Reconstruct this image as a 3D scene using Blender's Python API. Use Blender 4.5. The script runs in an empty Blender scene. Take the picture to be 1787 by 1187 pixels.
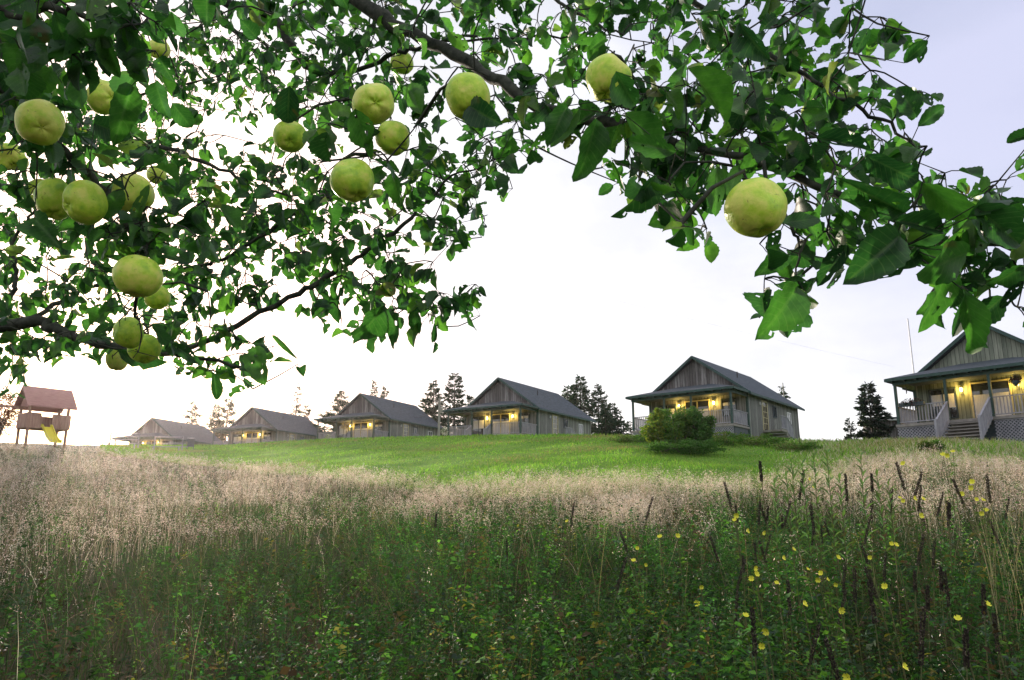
import bpy, math, random
import numpy as np
from mathutils import Vector, Matrix
R = math.radians
random.seed(7); rng = np.random.default_rng(11)

# ------------------------------------------------------------ camera, world, sun
F, PITCH, CZ = 1373.7, R(12.76), 1.6
CP, SP = math.cos(PITCH), math.sin(PITCH)
sc = bpy.context.scene
col = sc.collection
cam = bpy.data.objects.new('camera', bpy.data.cameras.new('camera')); col.objects.link(cam)
cam.location = (0, 0, CZ); cam.rotation_euler = (R(90) + PITCH, 0, 0)
cam.data.sensor_width = 36; cam.data.lens = 36 * F / 1787
cam.data.clip_start = .05; cam.data.clip_end = 6000
sc.camera = cam
SUN_AZ, SUN_EL = R(-28.8), R(8.9)
w = bpy.data.worlds.new('World'); sc.world = w; w.use_nodes = True
nt = w.node_tree; bg = nt.nodes['Background']
sky = nt.nodes.new('ShaderNodeTexSky'); sky.sky_type = 'NISHITA'; sky.sun_disc = False
sky.sun_elevation = SUN_EL; sky.sun_rotation = SUN_AZ
sky.air_density = 1.0; sky.dust_density = 2.5; sky.ozone_density = 1.0; sky.altitude = 0
# a thin veil of cloud mixed over the clear sky, thinner high on the right
tc = nt.nodes.new('ShaderNodeTexCoord')
mp = nt.nodes.new('ShaderNodeMapping'); mp.inputs['Scale'].default_value = (1, 1, 2.2)
ns = nt.nodes.new('ShaderNodeTexNoise'); ns.inputs['Scale'].default_value = 1.7; ns.inputs['Detail'].default_value = 5; ns.inputs['Roughness'].default_value = .5
rp = nt.nodes.new('ShaderNodeValToRGB'); rp.color_ramp.elements[0].position = .34; rp.color_ramp.elements[0].color = (.50, .50, .50, 1)
rp.color_ramp.elements[1].position = .62; rp.color_ramp.elements[1].color = (.97, .97, .97, 1)
mx = nt.nodes.new('ShaderNodeMixRGB')
ns2 = nt.nodes.new('ShaderNodeTexNoise'); ns2.inputs['Scale'].default_value = 3.2; ns2.inputs['Detail'].default_value = 7; ns2.inputs['Roughness'].default_value = .55
rc = nt.nodes.new('ShaderNodeValToRGB'); rc.color_ramp.elements[0].position = .36; rc.color_ramp.elements[0].color = (.365, .365, .395, 1); rc.color_ramp.elements[1].position = .60; rc.color_ramp.elements[1].color = (.475, .472, .49, 1)
sdot = nt.nodes.new('ShaderNodeVectorMath'); sdot.operation = 'DOT_PRODUCT'; sdot.inputs[1].default_value = (math.sin(SUN_AZ)*math.cos(SUN_EL), math.cos(SUN_AZ)*math.cos(SUN_EL), math.sin(SUN_EL))
gl = nt.nodes.new('ShaderNodeMapRange'); gl.interpolation_type = 'SMOOTHERSTEP'; gl.inputs['From Min'].default_value = .88; gl.inputs['From Max'].default_value = 1.0
gm = nt.nodes.new('ShaderNodeMixRGB'); gm.inputs['Color2'].default_value = (1.5, 1.08, .92, 1)   # cloud lit warm round the low sun
sca = nt.nodes.new('ShaderNodeVectorMath'); sca.operation = 'SCALE'; sca.inputs['Scale'].default_value = 10
L = nt.links.new
L(tc.outputs['Generated'], mp.inputs[0]); L(mp.outputs[0], ns2.inputs[0]); L(ns2.outputs[0], rc.inputs[0]); L(tc.outputs['Generated'], sdot.inputs[0]); L(sdot.outputs['Value'], gl.inputs['Value']); L(gl.outputs[0], gm.inputs['Fac']); L(rc.outputs[0], gm.inputs['Color1']); 
lm = nt.nodes.new('ShaderNodeMapRange'); lm.interpolation_type = 'SMOOTHSTEP'; lm.inputs['From Min'].default_value = .86; lm.inputs['From Max'].default_value = .99; lm.inputs['To Max'].default_value = .75
ldot = nt.nodes.new('ShaderNodeVectorMath'); ldot.operation = 'DOT_PRODUCT'; ldot.inputs[1].default_value = (.52, .66, .54); L(tc.outputs['Generated'], ldot.inputs[0]); L(ldot.outputs['Value'], lm.inputs['Value'])
lx = nt.nodes.new('ShaderNodeMixRGB'); lx.inputs['Color2'].default_value = (.235, .24, .36, 1); L(lm.outputs[0], lx.inputs['Fac']); L(gm.outputs[0], lx.inputs['Color1']); L(lx.outputs[0], sca.inputs[0]); L(sca.outputs[0], mx.inputs['Color2']); L(mp.outputs[0], ns.inputs[0]); L(ns.outputs[0], rp.inputs[0])
dotn = nt.nodes.new('ShaderNodeVectorMath'); dotn.operation = 'DOT_PRODUCT'; dotn.inputs[1].default_value = (.52, .70, .50); L(tc.outputs['Generated'], dotn.inputs[0])
clr = nt.nodes.new('ShaderNodeMapRange'); clr.interpolation_type = 'SMOOTHSTEP'; clr.inputs['From Min'].default_value = .91; clr.inputs['From Max'].default_value = 1.0; clr.inputs['To Min'].default_value = 1.0; clr.inputs['To Max'].default_value = .85; L(dotn.outputs['Value'], clr.inputs['Value'])
cm = nt.nodes.new('ShaderNodeMath'); cm.operation = 'MULTIPLY'; L(rp.outputs[0], cm.inputs[0]); L(clr.outputs[0], cm.inputs[1])
L(cm.outputs[0], mx.inputs['Fac']); L(sky.outputs[0], mx.inputs['Color1']); L(mx.outputs[0], bg.inputs[0])
bg.inputs[1].default_value = .1
sun = bpy.data.objects.new('sun', bpy.data.lights.new('sun', 'SUN')); col.objects.link(sun)
sun.data.energy = 2.6; sun.data.angle = R(1.5); sun.data.color = (1, .86, .72)
sd = Vector((math.sin(SUN_AZ) * math.cos(SUN_EL), math.cos(SUN_AZ) * math.cos(SUN_EL), math.sin(SUN_EL)))
sun.rotation_euler = sd.to_track_quat('Z', 'Y').to_euler()
vs = sc.view_settings; vs.view_transform = 'Standard'; vs.look = 'None'; vs.gamma = 1; vs.use_curve_mapping = False
vs.exposure = 1.4

# ------------------------------------------------------------ helpers
def P(px, py, d):
    x = (px - 893.5) / F * d; u = (593.5 - py) / F * d
    return Vector((x, d * CP - u * SP, CZ + d * SP + u * CP))
def proj(p):
    y, z = p[1], p[2] - CZ
    dep = y * CP + z * SP; up = -y * SP + z * CP
    return 893.5 + F * p[0] / dep, 593.5 - F * up / dep
def tag(o, label=None, cat=None, group=None, kind=None):
    if label: o['label'] = label
    if cat: o['category'] = cat
    if group: o['group'] = group
    if kind: o['kind'] = kind
    return o
def empty(name, loc=(0, 0, 0), rz=0, **k):
    o = bpy.data.objects.new(name, None); col.objects.link(o); o.location = loc; o.rotation_euler = (0, 0, rz)
    o.empty_display_size = .2
    return tag(o, **k)
def kids(o): return [c for c in col.objects if c.parent == o]
KID = {}
def link(name, me, parent=None):
    o = bpy.data.objects.new(name, me); col.objects.link(o)
    if parent: o.parent = parent; KID.setdefault(parent.name, []).append(o)
    return o
def copy_tree(o, parent=None):
    c = o.copy(); col.objects.link(c)
    if parent: c.parent = parent; KID.setdefault(parent.name, []).append(c)
    for ch in KID.get(o.name, []): copy_tree(ch, c)
    return c
class MB:
    def __init__(s): s.v = []; s.f = []
    def add(s, vs, fs):
        n = len(s.v); s.v += [tuple(v) for v in vs]; s.f += [tuple(i + n for i in f) for f in fs]; return s
    def box(s, x0, x1, y0, y1, z0, z1):
        return s.add([(x0,y0,z0),(x1,y0,z0),(x1,y1,z0),(x0,y1,z0),(x0,y0,z1),(x1,y0,z1),(x1,y1,z1),(x0,y1,z1)],
                     [(0,3,2,1),(4,5,6,7),(0,1,5,4),(1,2,6,5),(2,3,7,6),(3,0,4,7)])
    def beam(s, p, q, w, h):
        p = Vector(p); q = Vector(q); d = (q - p).normalized()
        up = Vector((0,0,1)) if abs(d.z) < .95 else Vector((0,1,0))
        a = d.cross(up).normalized() * w / 2; b = a.cross(d).normalized() * h / 2
        vs = [p-a-b, p+a-b, p+a+b, p-a+b, q-a-b, q+a-b, q+a+b, q-a+b]
        return s.add(vs, [(0,1,2,3),(7,6,5,4),(0,4,5,1),(1,5,6,2),(2,6,7,3),(3,7,4,0)])
    def tube(s, pts, rads, n=8, cap=True):
        pts = [Vector(p) for p in pts]; rings = []; a = None
        for i, p in enumerate(pts):
            d = (pts[min(i+1, len(pts)-1)] - pts[max(i-1, 0)])
            d = d.normalized() if d.length > 1e-9 else Vector((0,0,1))
            if a is None:
                a = d.orthogonal().normalized()
            a = (a - d * a.dot(d)); a = a.normalized() if a.length > 1e-6 else d.orthogonal().normalized()
            b = d.cross(a)
            r = rads[i] if hasattr(rads, '__len__') else rads
            rings.append([p + (a * math.cos(t) + b * math.sin(t)) * r for t in [2*math.pi*k/n for k in range(n)]])
        vs = [v for r in rings for v in r]; fs = []
        for i in range(len(rings)-1):
            for k in range(n):
                k2 = (k+1) % n; fs.append((i*n+k, i*n+k2, (i+1)*n+k2, (i+1)*n+k))
        if cap: fs.append(tuple(range(n))[::-1]); fs.append(tuple((len(rings)-1)*n+k for k in range(n)))
        return s.add(vs, fs)
    def prism_y(s, poly, y0, y1):
        n = len(poly)
        vs = [(x, y0, z) for x, z in poly] + [(x, y1, z) for x, z in poly]
        fs = [tuple(range(n)), tuple(range(n, 2*n))[::-1]] + [(i, i+n, (i+1)%n+n, (i+1)%n) for i in range(n)]
        return s.add(vs, fs)
    def build(s, name, m, parent=None, smooth=False, loc=None):
        me = bpy.data.meshes.new(name); me.from_pydata(s.v, [], s.f); me.materials.append(m)
        if smooth: me.polygons.foreach_set('use_smooth', [True]*len(me.polygons))
        me.update(); o = link(name, me, parent)
        if loc: o.location = loc
        return o
def np_mesh(name, V, Fc, m, colr=None, parent=None, attr='col', smooth=False):
    """V (n,3); Fc list of (m,k) index arrays; colr (n,3)"""
    me = bpy.data.meshes.new(name); me.vertices.add(len(V)); me.vertices.foreach_set('co', np.ascontiguousarray(V, np.float32).ravel())
    tot = sum(f.size for f in Fc); npoly = sum(len(f) for f in Fc)
    me.loops.add(tot); me.polygons.add(npoly)
    me.loops.foreach_set('vertex_index', np.concatenate([f.ravel() for f in Fc]).astype(np.int32))
    st = []; o = 0
    for f in Fc: st.append(o + np.arange(len(f)) * f.shape[1]); o += f.size
    me.polygons.foreach_set('loop_start', np.concatenate(st).astype(np.int32))
    if smooth: me.polygons.foreach_set('use_smooth', np.ones(npoly, bool))
    me.update(calc_edges=True); me.validate()
    if colr is not None:
        a = me.attributes.new(attr, 'FLOAT_COLOR', 'POINT')
        c = np.ones((len(V), 4), np.float32); c[:, :3] = colr; a.data.foreach_set('color', c.ravel())
    me.materials.append(m)
    return link(name, me, parent)

# ------------------------------------------------------------ materials
def mat(name, base=(.5,.5,.5), rough=.7, spec=.5):
    m = bpy.data.materials.new(name); m.use_nodes = True
    b = m.node_tree.nodes['Principled BSDF']; b.inputs['Base Color'].default_value = (*base, 1); b.inputs['Roughness'].default_value = rough
    b.inputs['Specular IOR Level'].default_value = spec
    return m
def N(m, t, **k):
    n = m.node_tree.nodes.new(t)
    for a, v in k.items():
        if a in n.inputs: n.inputs[a].default_value = v
        else: setattr(n, a, v)
    return n
def ramp(m, stops):
    n = N(m, 'ShaderNodeValToRGB'); e = n.color_ramp.elements
    while len(e) < len(stops): e.new(.5)
    for i, (p, c) in enumerate(stops): e[i].position = p; e[i].color = (*c, 1)
    return n
def noisy(name, c1, c2, scale=4, sc3=(1,1,1), rough=.8, bump=.3, detail=6, mid=(.35,.65), spec=.3, dist=.02):
    m = mat(name, c1, rough, spec); l = m.node_tree.links.new; b = m.node_tree.nodes['Principled BSDF']
    t = N(m, 'ShaderNodeTexCoord'); mp = N(m, 'ShaderNodeMapping', Scale=sc3); n = N(m, 'ShaderNodeTexNoise', Scale=scale, Detail=detail, Roughness=.6)
    r = ramp(m, [(mid[0], c1), (mid[1], c2)])
    l(t.outputs['Object'], mp.inputs[0]); l(mp.outputs[0], n.inputs[0]); l(n.outputs[0], r.inputs[0]); l(r.outputs[0], b.inputs['Base Color'])
    if bump:
        u = N(m, 'ShaderNodeBump', Strength=bump, Distance=dist); l(n.outputs[0], u.inputs['Height']); l(u.outputs[0], b.inputs['Normal'])
    return m
def plank(name, cols, board=.2, rough=.85):
    """vertical weathered boards, in object space"""
    m = mat(name, cols[0], rough, .2); l = m.node_tree.links.new; b = m.node_tree.nodes['Principled BSDF']
    t = N(m, 'ShaderNodeTexCoord'); s = N(m, 'ShaderNodeSeparateXYZ'); l(t.outputs['Object'], s.inputs[0])
    a = N(m, 'ShaderNodeMath', operation='ADD'); l(s.outputs[0], a.inputs[0]); l(s.outputs[1], a.inputs[1])
    d = N(m, 'ShaderNodeMath', operation='DIVIDE'); l(a.outputs[0], d.inputs[0]); d.inputs[1].default_value = board
    fl = N(m, 'ShaderNodeMath', operation='FLOOR'); l(d.outputs[0], fl.inputs[0])
    fr = N(m, 'ShaderNodeMath', operation='FRACT'); l(d.outputs[0], fr.inputs[0])
    wn = N(m, 'ShaderNodeTexWhiteNoise', noise_dimensions='1D'); l(fl.outputs[0], wn.inputs['W'])
    mp = N(m, 'ShaderNodeMapping', Scale=(9, 9, .7)); l(t.outputs['Object'], mp.inputs[0])
    n = N(m, 'ShaderNodeTexNoise', Scale=1.6, Detail=7, Roughness=.7); l(mp.outputs[0], n.inputs[0])
    mm = N(m, 'ShaderNodeMath', operation='MULTIPLY_ADD'); l(wn.outputs['Value'], mm.inputs[0]); mm.inputs[1].default_value = .34; l(n.outputs[0], mm.inputs[2])
    r = ramp(m, [(.38, cols[0]), (.62, cols[1]), (.9, cols[2])]); l(mm.outputs[0], r.inputs[0])
    g = N(m, 'ShaderNodeMath', operation='LESS_THAN'); l(fr.outputs[0], g.inputs[0]); g.inputs[1].default_value = .09
    mx = N(m, 'ShaderNodeMixRGB', Color2=(cols[0][0]*.25, cols[0][1]*.25, cols[0][2]*.25, 1)); l(g.outputs[0], mx.inputs[0]); l(r.outputs[0], mx.inputs[1]); l(mx.outputs[0], b.inputs['Base Color'])
    return m
def shingle(name, c1, c2):
    m = mat(name, c1, .85, .35); l = m.node_tree.links.new; b = m.node_tree.nodes['Principled BSDF']
    t = N(m, 'ShaderNodeTexCoord'); s = N(m, 'ShaderNodeSeparateXYZ'); l(t.outputs['Object'], s.inputs[0])
    c = N(m, 'ShaderNodeCombineXYZ'); l(s.outputs[1], c.inputs[0]); l(s.outputs[2], c.inputs[1])
    br = N(m, 'ShaderNodeTexBrick', Scale=1.0); br.inputs['Brick Width'].default_value = .3; br.inputs['Row Height'].default_value = .085
    br.inputs['Mortar Size'].default_value = .006; br.inputs['Color1'].default_value = (*c1, 1); br.inputs['Color2'].default_value = (*c2, 1); br.inputs['Mortar'].default_value = (.02,.025,.03,1)
    l(c.outputs[0], br.inputs[0])
    n = N(m, 'ShaderNodeTexNoise', Scale=6, Detail=9, Roughness=.85); l(t.outputs['Object'], n.inputs[0])
    r = ramp(m, [(.38, (.45,.5,.52)), (.64, (1.45,1.4,1.4))]); l(n.outputs[0], r.inputs[0])
    mx = N(m, 'ShaderNodeMixRGB', blend_type='MULTIPLY'); mx.inputs[0].default_value = 1; l(br.outputs[0], mx.inputs[1]); l(r.outputs[0], mx.inputs[2]); l(mx.outputs[0], b.inputs['Base Color'])
    return m
def veg(name, trans=.35, rough=.6, spec=.3, tint=(1.2,1.35,.6)):
    """vegetation coloured per blade or leaf by the mesh attribute 'col'"""
    m = bpy.data.materials.new(name); m.use_nodes = True; t = m.node_tree; l = t.links.new; b = t.nodes['Principled BSDF']
    a = N(m, 'ShaderNodeAttribute', attribute_name='col'); b.inputs['Roughness'].default_value = rough; b.inputs['Specular IOR Level'].default_value = spec
    l(a.outputs['Color'], b.inputs['Base Color'])
    tr = N(m, 'ShaderNodeBsdfTranslucent'); mu = N(m, 'ShaderNodeMixRGB', blend_type='MULTIPLY', Color2=(*tint, 1)); mu.inputs[0].default_value = 1
    l(a.outputs['Color'], mu.inputs[1]); l(mu.outputs[0], tr.inputs[0])
    mx = N(m, 'ShaderNodeMixShader'); mx.inputs[0].default_value = trans
    l(b.outputs[0], mx.inputs[1]); l(tr.outputs[0], mx.inputs[2]); l(mx.outputs[0], t.nodes['Material Output'].inputs[0])
    return m
M = dict(
    wall=plank('weathered_board', [(.11,.115,.11), (.19,.195,.185), (.33,.33,.31)]),
    wall_green=plank('green_grey_board', [(.12,.14,.115), (.20,.225,.18), (.32,.34,.28)]),
    gable=plank('brown_weathered_board', [(.065,.062,.062), (.13,.122,.12), (.33,.32,.32)]),
    roof=shingle('slate_shingle', (.042,.058,.076), (.075,.096,.118)),
    trim=noisy('green_paint', (.028,.062,.056), (.05,.095,.088), 3, rough=.6, bump=.1),
    deck=noisy('grey_deck', (.22,.20,.19), (.33,.31,.29), 3, (1,12,1), bump=.15),
    rail=noisy('pale_rail', (.24,.24,.28), (.38,.38,.43), 5, (1,1,.4), bump=.1, rough=.7),
    frame=noisy('cream_frame', (.50,.44,.24), (.60,.54,.34), 4, bump=.05, rough=.6),
    sash=noisy('white_sash', (.6,.6,.64), (.75,.75,.78), 4, bump=.03, rough=.5),
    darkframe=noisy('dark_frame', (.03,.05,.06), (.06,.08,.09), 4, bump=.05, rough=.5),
    curtain=noisy('curtain_cloth', (.50,.50,.56), (.72,.72,.78), 9, (4,4,.3), bump=.4, rough=.8),
    iron=mat('black_iron', (.02,.02,.02), .5), stone=noisy('grey_stone', (.2,.2,.2), (.35,.34,.36), 6, bump=.6),
    bark=noisy('apple_bark', (.018,.022,.016), (.085,.09,.07), 38, (1,1,1), bump=.9, rough=.9, dist=.004),
    wood=noisy('play_wood', (.26,.15,.11), (.38,.24,.19), 3, (3,3,.4), bump=.2),
    shelt=noisy('play_roof', (.24,.11,.10), (.34,.17,.16), 3, (1,9,9), bump=.3),
    pole=noisy('pole_wood', (.2,.2,.17), (.34,.33,.29), 3, (8,8,.6), bump=.2),
    trunk=noisy('conifer_bark', (.05,.04,.03), (.1,.085,.07), 6, (3,3,.6), bump=.6),
    conifer=veg('conifer_needles', .2, .7), leafm=veg('shrub_leaf', .35, .75, .12), grass=veg('meadow_grass', .45, .8, .15, (1.1,1.05,.8)),
    lawn=veg('lawn_grass', .4, .7, .2), petal=veg('yellow_petal', .5, .6, .2, (1.1,1.05,.8)),
)
g = mat('window_glass', (.03,.035,.045), .05, 1.0); g.node_tree.nodes['Principled BSDF'].inputs['Coat Weight'].default_value = 1; M['glass'] = g
y = mat('yellow_plastic', (.70,.62,.03), .35); M['slide'] = y
m = mat('lamp_glow', (1,.8,.4)); b = m.node_tree.nodes['Principled BSDF']; b.inputs['Emission Color'].default_value = (1,.66,.16,1); b.inputs['Emission Strength'].default_value = 14; M['glow'] = m

# ------------------------------------------------------------ terrain
PXC = np.array([-900, 0, 100, 200, 300, 400, 470, 560, 650, 760, 870, 1000, 1090, 1250, 1400, 1480, 1550, 1650, 1787, 2700.])
ROWC = np.array([770, 769, 772, 775, 776, 775, 770, 765, 761.5, 759.5, 757, 757, 758, 761, 767, 769, 767, 769, 775, 790.])
DC = np.array([52, 52, 56, 68, 78, 82, 82, 76, 70, 64, 58, 53, 50, 50, 50, 45, 40, 36, 33, 30.])
def t_of_row(row):
    v = (593.5 - row) / F
    return (v * CP + SP) / (CP - v * SP)
def ground(x, y):
    x = np.asarray(x, float); y = np.asarray(y, float); yy = np.maximum(y, .5)
    px = 893.5 + 1378 * np.clip(x / yy, -1.3, 1.3)
    yc = np.interp(px, PXC, DC); zc = CZ + t_of_row(np.interp(px, PXC, ROWC)) * yc
    s = yy / yc
    near = zc * np.minimum(s, 1) ** 1.3
    z = np.where(s <= 1, near, zc + .012 * (yy - yc))
    z = z - .12 * np.exp(-((s - 1) / .05) ** 2)
    far = np.clip((yy - 128) / 60, 0, 1); far = far * far * (3 - 2 * far)
    z = z * (1 - far) - 6 * far
    bump = .05 * np.sin(x * .9 + 1.3) * np.sin(y * .7) + .04 * np.sin(x * .31 + y * .23)
    z = z + bump * np.clip(yy / 8, 0, 1) * np.clip((1.02 - s) * 8, 0, 1)
    back = np.clip(-y / 30, 0, 1)
    return np.where(y < .5, z * np.clip(1 + (y - .5) / 3, 0, 1), z) - back * 1.0
def gz(x, y): return float(ground(x, y))
# distance at which something h tall at column px shows at image row
DG = np.concatenate([np.linspace(1.2, 12, 60), np.linspace(12.3, 90, 160)])
def d_for_row(px, row, h=0.):
    a = (px - 893.5) / 1378
    z = ground(a * DG, DG) + h
    t = (z - CZ) / DG; rows = 593.5 - F * (-SP + t * CP) / (CP + t * SP)
    rows = np.minimum.accumulate(rows)
    return float(np.interp(-row, -rows, DG))
EPX = np.array([-900, 0, 150, 220, 300, 400, 600, 760, 860, 1000, 1100, 1300, 1400, 1450, 1500, 1600, 1787, 2700.])
EROW = np.array([766, 766, 773, 779, 788, 797, 806, 820, 824, 816, 812, 814, 806, 800, 782, 778, 786, 800.])
BPX = np.array([-900, 0, 300, 600, 900, 1200, 1500, 1787, 2700.])
BROW = np.array([918, 918, 905, 880, 866, 862, 848, 852, 862.])
ecols = np.linspace(-900, 2700, 73)
EDGE = np.array([d_for_row(p, np.interp(p, EPX, EROW), .7) for p in ecols])
BEI = np.array([d_for_row(p, np.interp(p, BPX, BROW), .75) for p in ecols])
def edge_d(a): return np.interp(893.5 + 1378 * a, ecols, EDGE)
def beige_d(a): return np.interp(893.5 + 1378 * a, ecols, BEI)
def vnoise(x, y, s, seed=0):
    """cheap smooth value noise 0..1"""
    r = np.random.default_rng(seed + 100).random((64, 64)); X = np.asarray(x) / s; Y = np.asarray(y) / s
    xi = np.floor(X).astype(int); yi = np.floor(Y).astype(int); fx = X - xi; fy = Y - yi
    fx = fx * fx * (3 - 2 * fx); fy = fy * fy * (3 - 2 * fy); g = lambda i, j: r[i % 64, j % 64]
    return (g(xi, yi) * (1-fx) + g(xi+1, yi) * fx) * (1-fy) + (g(xi, yi+1) * (1-fx) + g(xi+1, yi+1) * fx) * fy
def axis(n, k, m):
    t = np.linspace(-1, 1, n); return np.sinh(t * k) / np.sinh(k) * m
gx = axis(361, 4.3, 900); gy = axis(401, 4.2, 900) + 25
GX, GY = np.meshgrid(gx, gy, indexing='ij'); GZ = ground(GX, GY)
V = np.stack([GX, GY, GZ], -1).reshape(-1, 3)
idx = np.arange(361 * 401).reshape(361, 401)
Q = np.stack([idx[:-1, :-1], idx[1:, :-1], idx[1:, 1:], idx[:-1, 1:]], -1).reshape(-1, 4)
A = V[:, 0] / np.maximum(V[:, 1], 1)
lawn = np.clip((V[:, 1] - edge_d(A) + 1.2) / 1.5, 0, 1)[:, None]
lawn = np.where(A[:, None] < -.51, 0, lawn); lawn = np.where((A[:, None] > .44) & (V[:, 1:2] < 60), lawn * .35, lawn)
soil = np.array([.045, .045, .022]); grn = np.array([.14, .29, .045])
gcol = soil * (1 - lawn) + grn * lawn
def ground_mat():
    m = mat('ground_turf', rough=.95, spec=.1); l = m.node_tree.links.new; b = m.node_tree.nodes['Principled BSDF']
    a = N(m, 'ShaderNodeAttribute', attribute_name='col'); t = N(m, 'ShaderNodeTexCoord')
    n1 = N(m, 'ShaderNodeTexNoise', Scale=.35, Detail=8, Roughness=.65); n2 = N(m, 'ShaderNodeTexNoise', Scale=9, Detail=5, Roughness=.8)
    l(t.outputs['Object'], n1.inputs[0]); l(t.outputs['Object'], n2.inputs[0])
    r1 = ramp(m, [(.32, (.62,.75,.7)), (.7, (1.55,1.25,1.3))]); r2 = ramp(m, [(.25, (.35,.4,.4)), (.75, (1.7,1.6,1.5))])
    l(n1.outputs[0], r1.inputs[0]); l(n2.outputs[0], r2.inputs[0])
    m1 = N(m, 'ShaderNodeMixRGB', blend_type='MULTIPLY'); m1.inputs[0].default_value = 1; m2 = N(m, 'ShaderNodeMixRGB', blend_type='MULTIPLY'); m2.inputs[0].default_value = 1
    l(a.outputs['Color'], m1.inputs[1]); l(r1.outputs[0], m1.inputs[2]); l(m1.outputs[0], m2.inputs[1]); l(r2.outputs[0], m2.inputs[2]); l(m2.outputs[0], b.inputs['Base Color'])
    u = N(m, 'ShaderNodeBump', Strength=1.0, Distance=.12); l(n2.outputs[0], u.inputs['Height']); l(u.outputs[0], b.inputs['Normal'])
    return m
tag(np_mesh('ground', V, [Q], ground_mat(), gcol, smooth=True), kind='structure')

# ------------------------------------------------------------ cabins
W_, L_, PD, HE, HR, HP, OV = 7.27, 10.0, 2.61, 2.27, 5.19, 2.36, .39
POSTU = (-W_/2 + .1, -1.15, .8, W_/2 - .1)
def railing(mb, p, q, h=.92, step=.14):
    p = Vector(p); q = Vector(q); up = Vector((0,0,1))
    mb.beam(p + up*h, q + up*h, .09, .045); mb.beam(p + up*.1, q + up*.1, .05, .05)
    n = max(2, int((q-p).length / step))
    for i in range(1, n):
        c = p + (q-p) * i / n; mb.box(c.x-.02, c.x+.02, c.y-.02, c.y+.02, c.z+.12, c.z+h-.02)
def window(parent, face, a0, a1, z0, z1, style='white', name='window'):
    """face 'front' (y=0, along x) or 'side' (x=W/2, along y)"""
    fm = dict(white=M['sash'], cream=M['frame'], dark=M['darkframe'])[style]
    def bx(mb, a, b, d0, d1, z, zz):
        if face == 'front': mb.box(a, b, -d1, -d0, z, zz)
        else: mb.box(W_/2 + d0, W_/2 + d1, a, b, z, zz)
    f = MB(); t = .07
    bx(f, a0-t, a0, .003, .05, z0-t, z1+t); bx(f, a1, a1+t, .003, .05, z0-t, z1+t); bx(f, a0, a1, .003, .048, z1, z1+t); bx(f, a0, a1, .003, .048, z0-t, z0)
    am = (a0+a1)/2; bx(f, am-.025, am+.025, .003, .04, z0, z1)
    fo = f.build('frame', fm, None)
    g = MB(); bx(g, a0, a1, .003, .018, z0, z1); go = g.build(name, M['glass'], parent)
    fo.parent = go; KID.setdefault(go.name, []).append(fo)
    return go
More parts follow.
